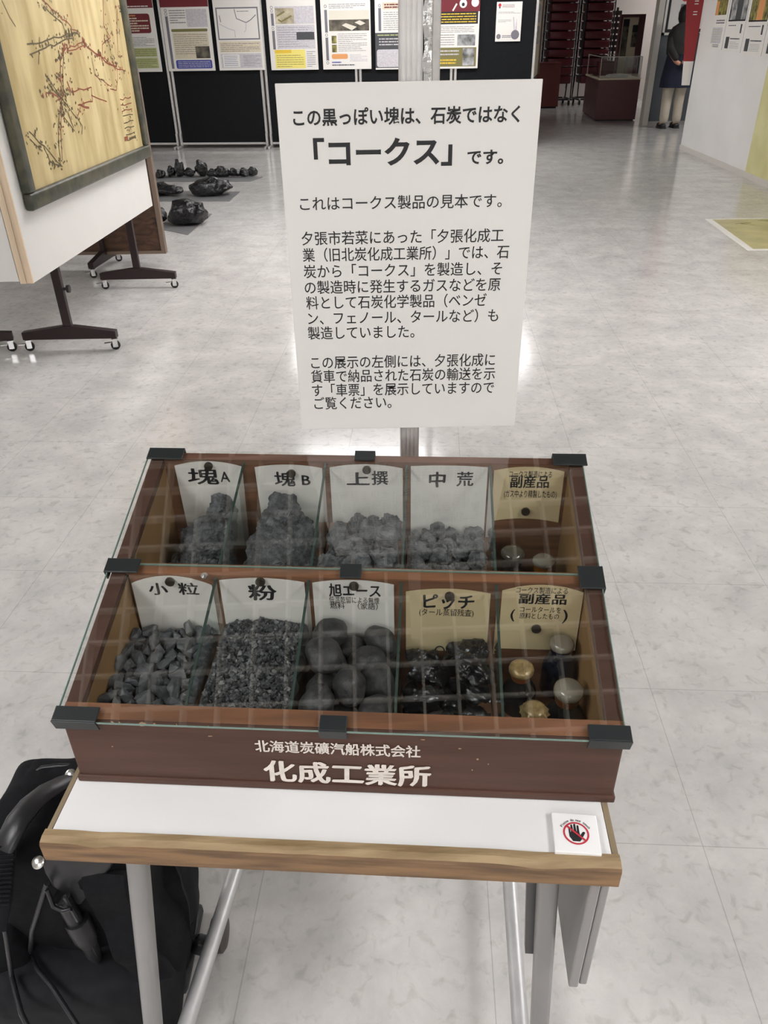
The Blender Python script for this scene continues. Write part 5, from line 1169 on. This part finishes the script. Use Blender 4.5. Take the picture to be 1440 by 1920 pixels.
o = f.build('crushed_coke', ['coke_dark', 'coke_light', 'coke_black']); tag(o, 'bed of finely crushed coke in the 粉 compartment', 'crushed coke'); o['kind'] = 'stuff'

# ------------------------------------------------------------------ bottles
MT['bottle_dark'] = mat('dark_bottle_glass', (.012, .011, .010), .07, spec=.6, coat=.3)
MT['bottle_blue'] = mat('blue_black_bottle_glass', (.006, .008, .016), .12, spec=.6)
MT['amber'] = mat('amber_liquid_glass', lin(120, 74, 26), .08, coat=.4)
MT['wax'] = mat('gilded_wax_seal', lin(150, 126, 84), .28, .25, var=.3, vscale=160, bump=.6, bscale=200, coat=.3)
MT['stopper'] = mat('clear_stopper_glass', lin(128, 122, 108), .06, coat=.5)
MT['brownseal'] = mat('brown_seal', lin(96, 56, 30), .3, coat=.3)
MT['greyglass'] = mat('smoky_bottle_glass', lin(70, 66, 58), .08, coat=.4)
def bottle(label, s, d, h0, r, hb, rn, hn, rs, hs, mats, ruff=0):
    o = TT @ Vector((s, d, h0)); t = thing('stoppered_bottle', label, 'bottle', o, 'stoppered sample bottles'); T = Matrix.Translation(o)
    f = MB(T); f.lathe([(0, 0), (r*.92, 0), (r, .003), (r, hb*.62), (r*.95, hb*.75), (r*.78, hb*.88), (rn*1.15, hb), (rn, hb+.003), (rn, hb+hn*.55), (0, hb+hn*.55)], 32); f.build('bottle', mats[0], t, 40)
    f = MB(T @ Matrix.Translation((0, 0, hb+hn*.35))); f.lathe([(0, 0), (rn*1.12, 0), (rn*1.22, hn*.4), (rn*1.15, hn*.7), (0, hn*.7)], 28); f.build('neck_seal', mats[1], t, 40)
    f = MB(T @ Matrix.Translation((0, 0, hb+hn))); n = 32
    prof = [(0, 0), (rs*.72, 0), (rs*.97, hs*.25), (rs, hs*.5), (rs*.93, hs*.78), (rs*.7, hs*.95), (rs*.4, hs), (0, hs*.98)]
    f.lathe(prof, n)
    if ruff:
        for v in f.bm.verts:
            pass
    f.build('stopper', mats[2], t, 50)
    if ruff:
        f = MB(T @ Matrix.Translation((0, 0, hb+hn+hs*.35))); k = 26; A = []; B = []
        for j in range(k):
            a = 2*PI*j/k; q = rs*(1.12+.16*(j % 2)+.05*math.sin(j*2.3)); A.append(f.bm.verts.new((rs*.8*math.cos(a), rs*.8*math.sin(a), hs*.55))); B.append(f.bm.verts.new((q*math.cos(a), q*math.sin(a), -hs*.25+hs*.25*(j % 3)*.4)))
        for j in range(k): f.bm.faces.new((A[j], A[(j+1) % k], B[(j+1) % k], B[j]))
        f._fin(list(f.bm.verts)); f.build('foil_ruff', mats[1], t)
bottle('squat dark bottle with a gilded stopper at the left of the front-row bottles', .518, .128, .0115, .021, .046, .010, .012, .0155, .013, ('bottle_dark', 'brownseal', 'wax'))
bottle('blue-black bottle with a clear stopper against the card in the front row', .570, .162, .0115, .021, .060, .011, .010, .0155, .014, ('bottle_blue', 'bottle_blue', 'stopper'))
bottle('dark bottle with a ragged gold foil seal, nearest the front board', .527, .062, .0115, .021, .048, .009, .010, .0140, .012, ('bottle_dark', 'wax', 'wax'), 1)
bottle('dark bottle with a domed clear stopper and brown seal near the right front corner', .569, .090, .0115, .023, .046, .012, .014, .0175, .018, ('bottle_dark', 'brownseal', 'stopper'))
bottle('bottle with a black neck and flat dark stopper in the back-right compartment', .519, .310, .0115, .024, .080, .012, .024, .017, .012, ('greyglass', 'bottle_dark', 'greyglass'))
bottle('amber-necked bottle with a clear stopper in the back-right compartment', .561, .302, .0115, .020, .080, .011, .018, .0155, .012, ('bottle_dark', 'amber', 'stopper'))

# ------------------------------------------------------------------ notice board on its aluminium post behind the case
YS = .992
q = [yp(515, 155, YS), yp(1017, 150, YS), yp(965, 802, YS), yp(566, 802, YS)]
X0 = (q[0].x+q[3].x)/2; X1 = (q[1].x+q[2].x)/2; Z0 = (q[2].z+q[3].z)/2; Z1 = (q[0].z+q[1].z)/2
xp = (yp(772, 75, YS+.02).x+yp(766, 830, YS+.02).x)/2
t = thing('notice_stand', 'slim aluminium post standing on the table behind the sample case, holding the white notice', 'sign stand', (xp, YS+.02, .701))
f = MB(); hw = .0135
f.box(xp-hw, xp+hw, YS+.010, YS+.034, .708, 2.10, bev=.002)
for k in (-.0085, -.0028, .0028, .0085): f.box(xp+k-.0014, xp+k+.0014, YS+.0085, YS+.0105, .71, 2.09)
f.build('post', 'alu_dull', t)
f = MB(); f.box(xp-.06, xp+.06, YS+.002, YS+.04, .7008, .708, bev=.002); f.build('base_plate', 'alu_dull', t)
f = MB(); f.box(xp-hw-.001, xp+hw+.001, YS+.0075, YS+.036, 2.10, 2.115, bev=.003); f.build('end_cap', 'trimwhite', t)
t = thing('notice_board', 'white foam board notice in black Japanese type about コークス, fixed to the aluminium post', 'notice', ((X0+X1)/2, YS, Z0))
f = MB(); f.box(X0, X1, YS, YS+.005, Z0, Z1, bev=.0006); f.build('board', 'foam', t)
FS = frame((0, YS, 0), (1, 0, 0), (0, 0, 1)); f = MB()
def sign(s, xa, xb, yc_, hp, b):
    P = [yp(xa, yc_, YS), yp(xb, yc_, YS)]; z = (P[0].z+P[1].z)/2; h = yp(720, yc_-hp/2, YS).z-yp(720, yc_+hp/2, YS).z
    write(f, s, FS, P[0].x, P[1].x, z, h, b, 0, 0, 0, .0003)
sign('この黒っぽい塊は、石炭ではなく', 549, 975, 217, 32, .022)
sign('「コークス」', 588, 848, 285, 52, .032); sign('です。', 876, 944, 294, 28, .024)
for s, xa, xb, y_ in (('これはコークス製品の見本です。', 562, 941, 379), ('夕張市若菜にあった「夕張化成工', 565, 944, 444), ('業（旧北炭化成工業所）」では、石', 567, 954, 475), ('炭から「コークス」を製造し、そ', 569, 941, 506),
                      ('の製造時に発生するガスなどを原', 571, 938, 536), ('料として石炭化学製品（ベンゼ', 574, 912, 565), ('ン、フェノール、タールなど）も', 577, 934, 594), ('製造していました。', 577, 777, 623),
                      ('この展示の左側には、夕張化成に', 583, 928, 677), ('貨車で納品された石炭の輸送を示', 583, 928, 703), ('す「車票」を展示していますので', 585, 926, 729), ('ご覧ください。', 589, 734, 755)):
    sign(s, xa, xb, y_, 26-(y_-379)*.008, .0065)
f.build('lettering', 'ink', t)

# ------------------------------------------------------------------ small "please do not touch" plate
q = [gp(1034, 1525, .706), gp(1120, 1531, .706), gp(1130, 1602, .706), gp(1036, 1594, .706)]
c = sum(q, Vector())/4; ax = ((q[1]-q[0])+(q[2]-q[3])).normalized(); sz = ((q[1]-q[0]).length+(q[2]-q[3]).length+(q[3]-q[0]).length+(q[2]-q[1]).length)/4
c.z = .7008; FQ = frame(c, ax, ax.cross(Vector((0, 0, -1)))); 
t = thing('touch_warning_plate', 'small square white plate with a red no-touch hand symbol on the table', 'warning plate', c)
f = MB(FQ); f.box(-sz/2, sz/2, -sz/2, sz/2, 0, .006, bev=.0008); f.build('plate', 'plate', t)
FP2 = FQ @ Matrix.Translation((0, -.02*sz, .006)); f = MB()
k = sz
hand = [(-.085, -.20), (.065, -.20), (.115, -.12), (.20, .055), (.175, .085), (.145, .075), (.085, -.02), (.075, .06), (.07, .24), (.05, .262), (.028, .24), (.022, .08), (.012, .08), (.004, .275), (-.018, .297), (-.040, .275), (-.044, .08), (-.054, .08), (-.066, .25), (-.086, .27), (-.105, .25), (-.108, .05), (-.116, .05), (-.128, .16), (-.142, .175), (-.156, .16), (-.15, -.08)]
f.face([(x*k*1.02, y*k*.9-.02*k, .0003) for x, y in hand], 0, FP2)
disc(f, FP2, 0, 0, .285*k, 1, .0005, 48, .245*k)
a = math.radians(-42); u = Vector((math.cos(a), math.sin(a))); n_ = Vector((-u.y, u.x))*.022*k; e = u*.262*k
f.face([(-e.x-n_.x, -e.y-n_.y, .0007), (e.x-n_.x, e.y-n_.y, .0007), (e.x+n_.x, e.y+n_.y, .0007), (-e.x+n_.x, -e.y+n_.y, .0007)], 1, FP2)
s_ = 'Please do not touch'; R = .315*k
for i, ch in enumerate(s_):
    if ch == ' ': continue
    a = math.radians(62-124*i/(len(s_)-1)); me = text_mesh(ch, .012); T = FP2 @ Matrix.Rotation(a, 4, 'Z') @ Matrix.Translation((0, R, .0003)) @ Matrix.Scale(.088*k, 4)
    xs = [v.co.x for v in me.vertices]; f.mesh(me, T @ Matrix.Translation((-(min(xs)+max(xs))/2, 0, 0)), 0)
f.build('symbol', ['ink', 'signred'], t)

# ------------------------------------------------------------------ black wheeled backpack leaning beside the table
t = thing('wheeled_backpack', 'black wheeled backpack with leather handle and trolley bar, on the floor beside the table', 'backpack', (-.52, .78, 0))
BAG = t
def soft_box(name, M, w_, d_, h_, matn, parent, k=4.0, puff=.02, fold=.006, seed=0, n=26):
    bm = bmesh.new(); bmesh.ops.create_cube(bm, size=2); bmesh.ops.subdivide_edges(bm, edges=bm.edges, cuts=n, use_grid_fill=True)
    for v in bm.verts:
        p = v.co.copy(); q = (abs(p.x)**k+abs(p.y)**k+abs(p.z)**k)**(1/k); p /= q
        s = Vector((p.x*w_/2, p.y*d_/2, p.z*h_/2)); nn = p.normalized()
        s += nn*(fold*noise.noise(Vector((s.x*9, s.y*9, s.z*5+seed)))+fold*.5*noise.noise(Vector((s.x*26+seed, s.y*26, s.z*14))))
        v.co = M @ s
    f = MB(); f.bm.free(); f.bm = bm
    return f.build(name, matn, parent, 60)
LEAN = Matrix.Translation((-.469, .755, .262)) @ Matrix.Rotation(math.radians(8), 4, 'X') @ Matrix.Rotation(math.radians(-3), 4, 'Z')
soft_box('body', LEAN, .235, .19, .50, 'bag', t, 7, fold=.010, seed=2)
# sleeve pocket across the lower half of the back, bulging towards the camera
soft_box('sleeve_pocket', Matrix.Translation((-.505, .675, .118)) @ Matrix.Rotation(math.radians(6), 4, 'X') @ Matrix.Rotation(math.radians(-4), 4, 'Y'), .29, .15, .225, 'bagpanel', t, 5, fold=.009, seed=5)
soft_box('side_pocket', Matrix.Translation((-.605, .72, .17)) @ Matrix.Rotation(math.radians(8), 4, 'X'), .10, .16, .30, 'bag', t, 4, fold=.012, seed=9)
Y = .64
def q3(px, py, y=Y): return yp(px, py, y)
f = MB(); f.tube([q3(84, 1834, .665), q3(112, 1829, .655), (q3(142, 1825, .648)), q3(165, 1816, .648), q3(184, 1800, .655), q3(206, 1776, .67)], .006, seg=8); f.build('pocket_hem', 'bag', t, 60)
for pts in ([(88, 1656), (74, 1700), (60, 1745), (57, 1785), (70, 1818), (98, 1850), (124, 1890), (150, 1930)], [(2, 1700), (12, 1760), (22, 1830), (40, 1900), (60, 1940)]):
    f = MB(); f.tube([q3(a, b, .622) if b < 1770 else gp(a, b, .236) for a, b in pts], .0038, seg=8); f.build('piping', 'leather', t, 60)
f = MB(); f.tube([q3(88, 1668, .62), q3(100, 1700, .615), q3(118, 1708, .612), q3(134, 1704, .612)], .003, seg=8); f.build('elastic_loop', 'leather', t, 60)
# trolley bar: grip, one tube seen, its collar and tip
P = [(75, 1616), (88, 1606), (130, 1588), (215, 1588), (228, 1600), (196, 1648), (150, 1702), (132, 1692), (116, 1678), (96, 1664), (82, 1640)]
f = MB(); f.prism([q3(a, b, .632) for a, b in P], (0, .028, 0))
bmesh.ops.bevel(f.bm, geom=list(f.bm.edges), offset=.006, segments=3, profile=.5, affect='EDGES', clamp_overlap=True); f.build('trolley_grip', 'blackplastic', t, 50)
f = MB(); f.tube([q3(116, 1680, .628), q3(150, 1742, .630)], .0115, seg=14); f.tube([q3(121, 1681, .617), q3(146, 1726, .619)], .003, seg=6); f.build('trolley_tube', 'blackplastic', t, 50)
f = MB(); f.tube([q3(143, 1722, .632), q3(148, 1733, .632), q3(160, 1756, .634), q3(166, 1766, .636)], [.0175, .0175, .0165, .013], seg=16); f.build('tube_collar', 'blackplastic', t, 50)
f = MB(); f.tube([q3(164, 1762, .636), q3(176, 1786, .640), q3(184, 1800, .645)], [.0125, .0115, .006], seg=12); f.tube([q3(168, 1763, .624), q3(183, 1793, .634)], .0022, seg=6); f.build('tube_tip', 'blackplastic', t, 50)
# carry handle: flat padded leather arc, webbing end, rivets
f = MB(); f.tube([gp(156, 1452, .50), gp(122, 1466, .525), gp(88, 1484, .535), gp(58, 1508, .54), gp(34, 1538, .54), gp(16, 1572, .53), gp(8, 1592, .52)], [.013, .017, .0185, .019, .019, .018, .016], seg=14, flat=(.45, 1)); f.build('carry_handle', 'leather', t, 60)
f = MB(); f.tube([gp(9, 1588, .523), gp(6, 1630, .50), gp(2, 1680, .47), gp(-10, 1740, .43)], .0165, seg=12, flat=(.3, 1))
for k in range(14):
    u = k/13; p = gp(9-10*u, 1592+110*u, .523-.055*u); f.tube([p+Vector((-.014, 0, .004)), p+Vector((.014, .002, .004))], .0018, seg=6)
f.build('handle_webbing', 'bag', t, 60)
soft_box('top_tab', Matrix.Translation(gp(112, 1466, .49)) @ Matrix.Rotation(math.radians(-8), 4, 'Z'), .105, .05, .05, 'bag', t, 4, fold=.004, seed=12, n=14)
f = MB(); f.tube([gp(60, 1482, .50), gp(60, 1455, .51), gp(78, 1440, .515), gp(110, 1436, .515), gp(150, 1436, .515)], .004, seg=8); f.build('tab_piping', 'leather', t, 60)
for p in (gp(133, 1453, .522), q3(72, 1617, .628)):
    f = MB(Matrix.Translation(p) @ Matrix.Rotation(math.radians(35), 4, 'X')); f.lathe([(0, 0), (.008, 0), (.0085, .0015), (.006, .0035), (0, .0042)], 18); f.build('rivet', 'silver', t, 40)
# shoulder straps hanging on the right, edges frayed
def ribbon(name, pts, wd, nrm, matn, th=.006, fray=0, seed=0):
    f = MB(); P = [Vector(p) for p in pts]; Q = []
    for i in range(len(P)-1):
        for k in range(6): Q.append(P[i].lerp(P[i+1], k/6))
    Q.append(P[-1]); nrm = Vector(nrm).normalized(); rows = []
    for i, p in enumerate(Q):
        tg = (Q[min(i+1, len(Q)-1)]-Q[max(i-1, 0)]).normalized(); sd = tg.cross(nrm).normalized(); b = .006*math.sin(i*.7+seed)
        rows.append([f.bm.verts.new(p+sd*wd/2+nrm*b), f.bm.verts.new(p-sd*wd/2+nrm*b), f.bm.verts.new(p-sd*wd/2+nrm*(b-th)), f.bm.verts.new(p+sd*wd/2+nrm*(b-th))])
    for A, B in zip(rows[:-1], rows[1:]):
        for j in range(4): f.bm.faces.new((A[j], A[(j+1) % 4], B[(j+1) % 4], B[j]))
    f.bm.faces.new(rows[0][::-1]); f.bm.faces.new(rows[-1]); bmesh.ops.recalc_face_normals(f.bm, faces=f.bm.faces)
    if fray:
        rnd = random.Random(seed)
        for _ in range(fray):
            i = rnd.randrange(len(Q)//2, len(Q)); tg = (Q[min(i+1, len(Q)-1)]-Q[i-1]).normalized(); sd = tg.cross(nrm).normalized()
            a = Q[i]-sd*wd/2 if rnd.random() < .8 else Q[i]+sd*wd/2; f.tube([a, a+Vector((rnd.uniform(.004, .016), rnd.uniform(-.008, .008), rnd.uniform(-.004, .012)))], .0006, seg=4)
    return f.build(name, matn, t, 50)
ribbon('shoulder_strap', [q3(270, 1600, .72), q3(306, 1650, .72), q3(322, 1710, .735), q3(332, 1765, .755), q3(333, 1805, .77), q3(318, 1840, .785)], .054, (.15, -1, .35), 'bag', .010, 26, 3)
ribbon('lower_strap', [q3(190, 1640, .63), q3(215, 1720, .625), q3(255, 1790, .605), q3(285, 1840, .60)], .06, (-.1, -1, .4), 'bag', .010, 0, 6)
f = MB(Matrix.Translation(q3(380, 1772, .765)) @ Matrix.Rotation(.5, 4, 'Y')); f.box(-.016, .016, -.012, .012, -.018, .018, bev=.005); f.build('strap_buckle', 'blackplastic', t, 50)
for x_ in (-.318, -.60):
    f = MB(Matrix.Translation((x_, .795, .033)) @ Matrix.Rotation(PI/2, 4, 'Y')); f.lathe([(0, -.014), (.026, -.014), (.033, -.009), (.033, .009), (.026, .014), (.012, .016), (0, .016)], 24); f.build('wheel', 'wheel', t, 40)
ribbon('dangling_strap', [q3(-6, 1868, .62), q3(16, 1880, .615), q3(34, 1905, .61), q3(44, 1940, .61)], .022, (0, -1, .4), 'bag', .004, 0, 2)
f = MB(); p = gp(60, 1900, 0); f.box(-.56, -.36, .70, .86, 0.002, .03, bev=.01); f.build('base_rail', 'blackplastic', t, 50)
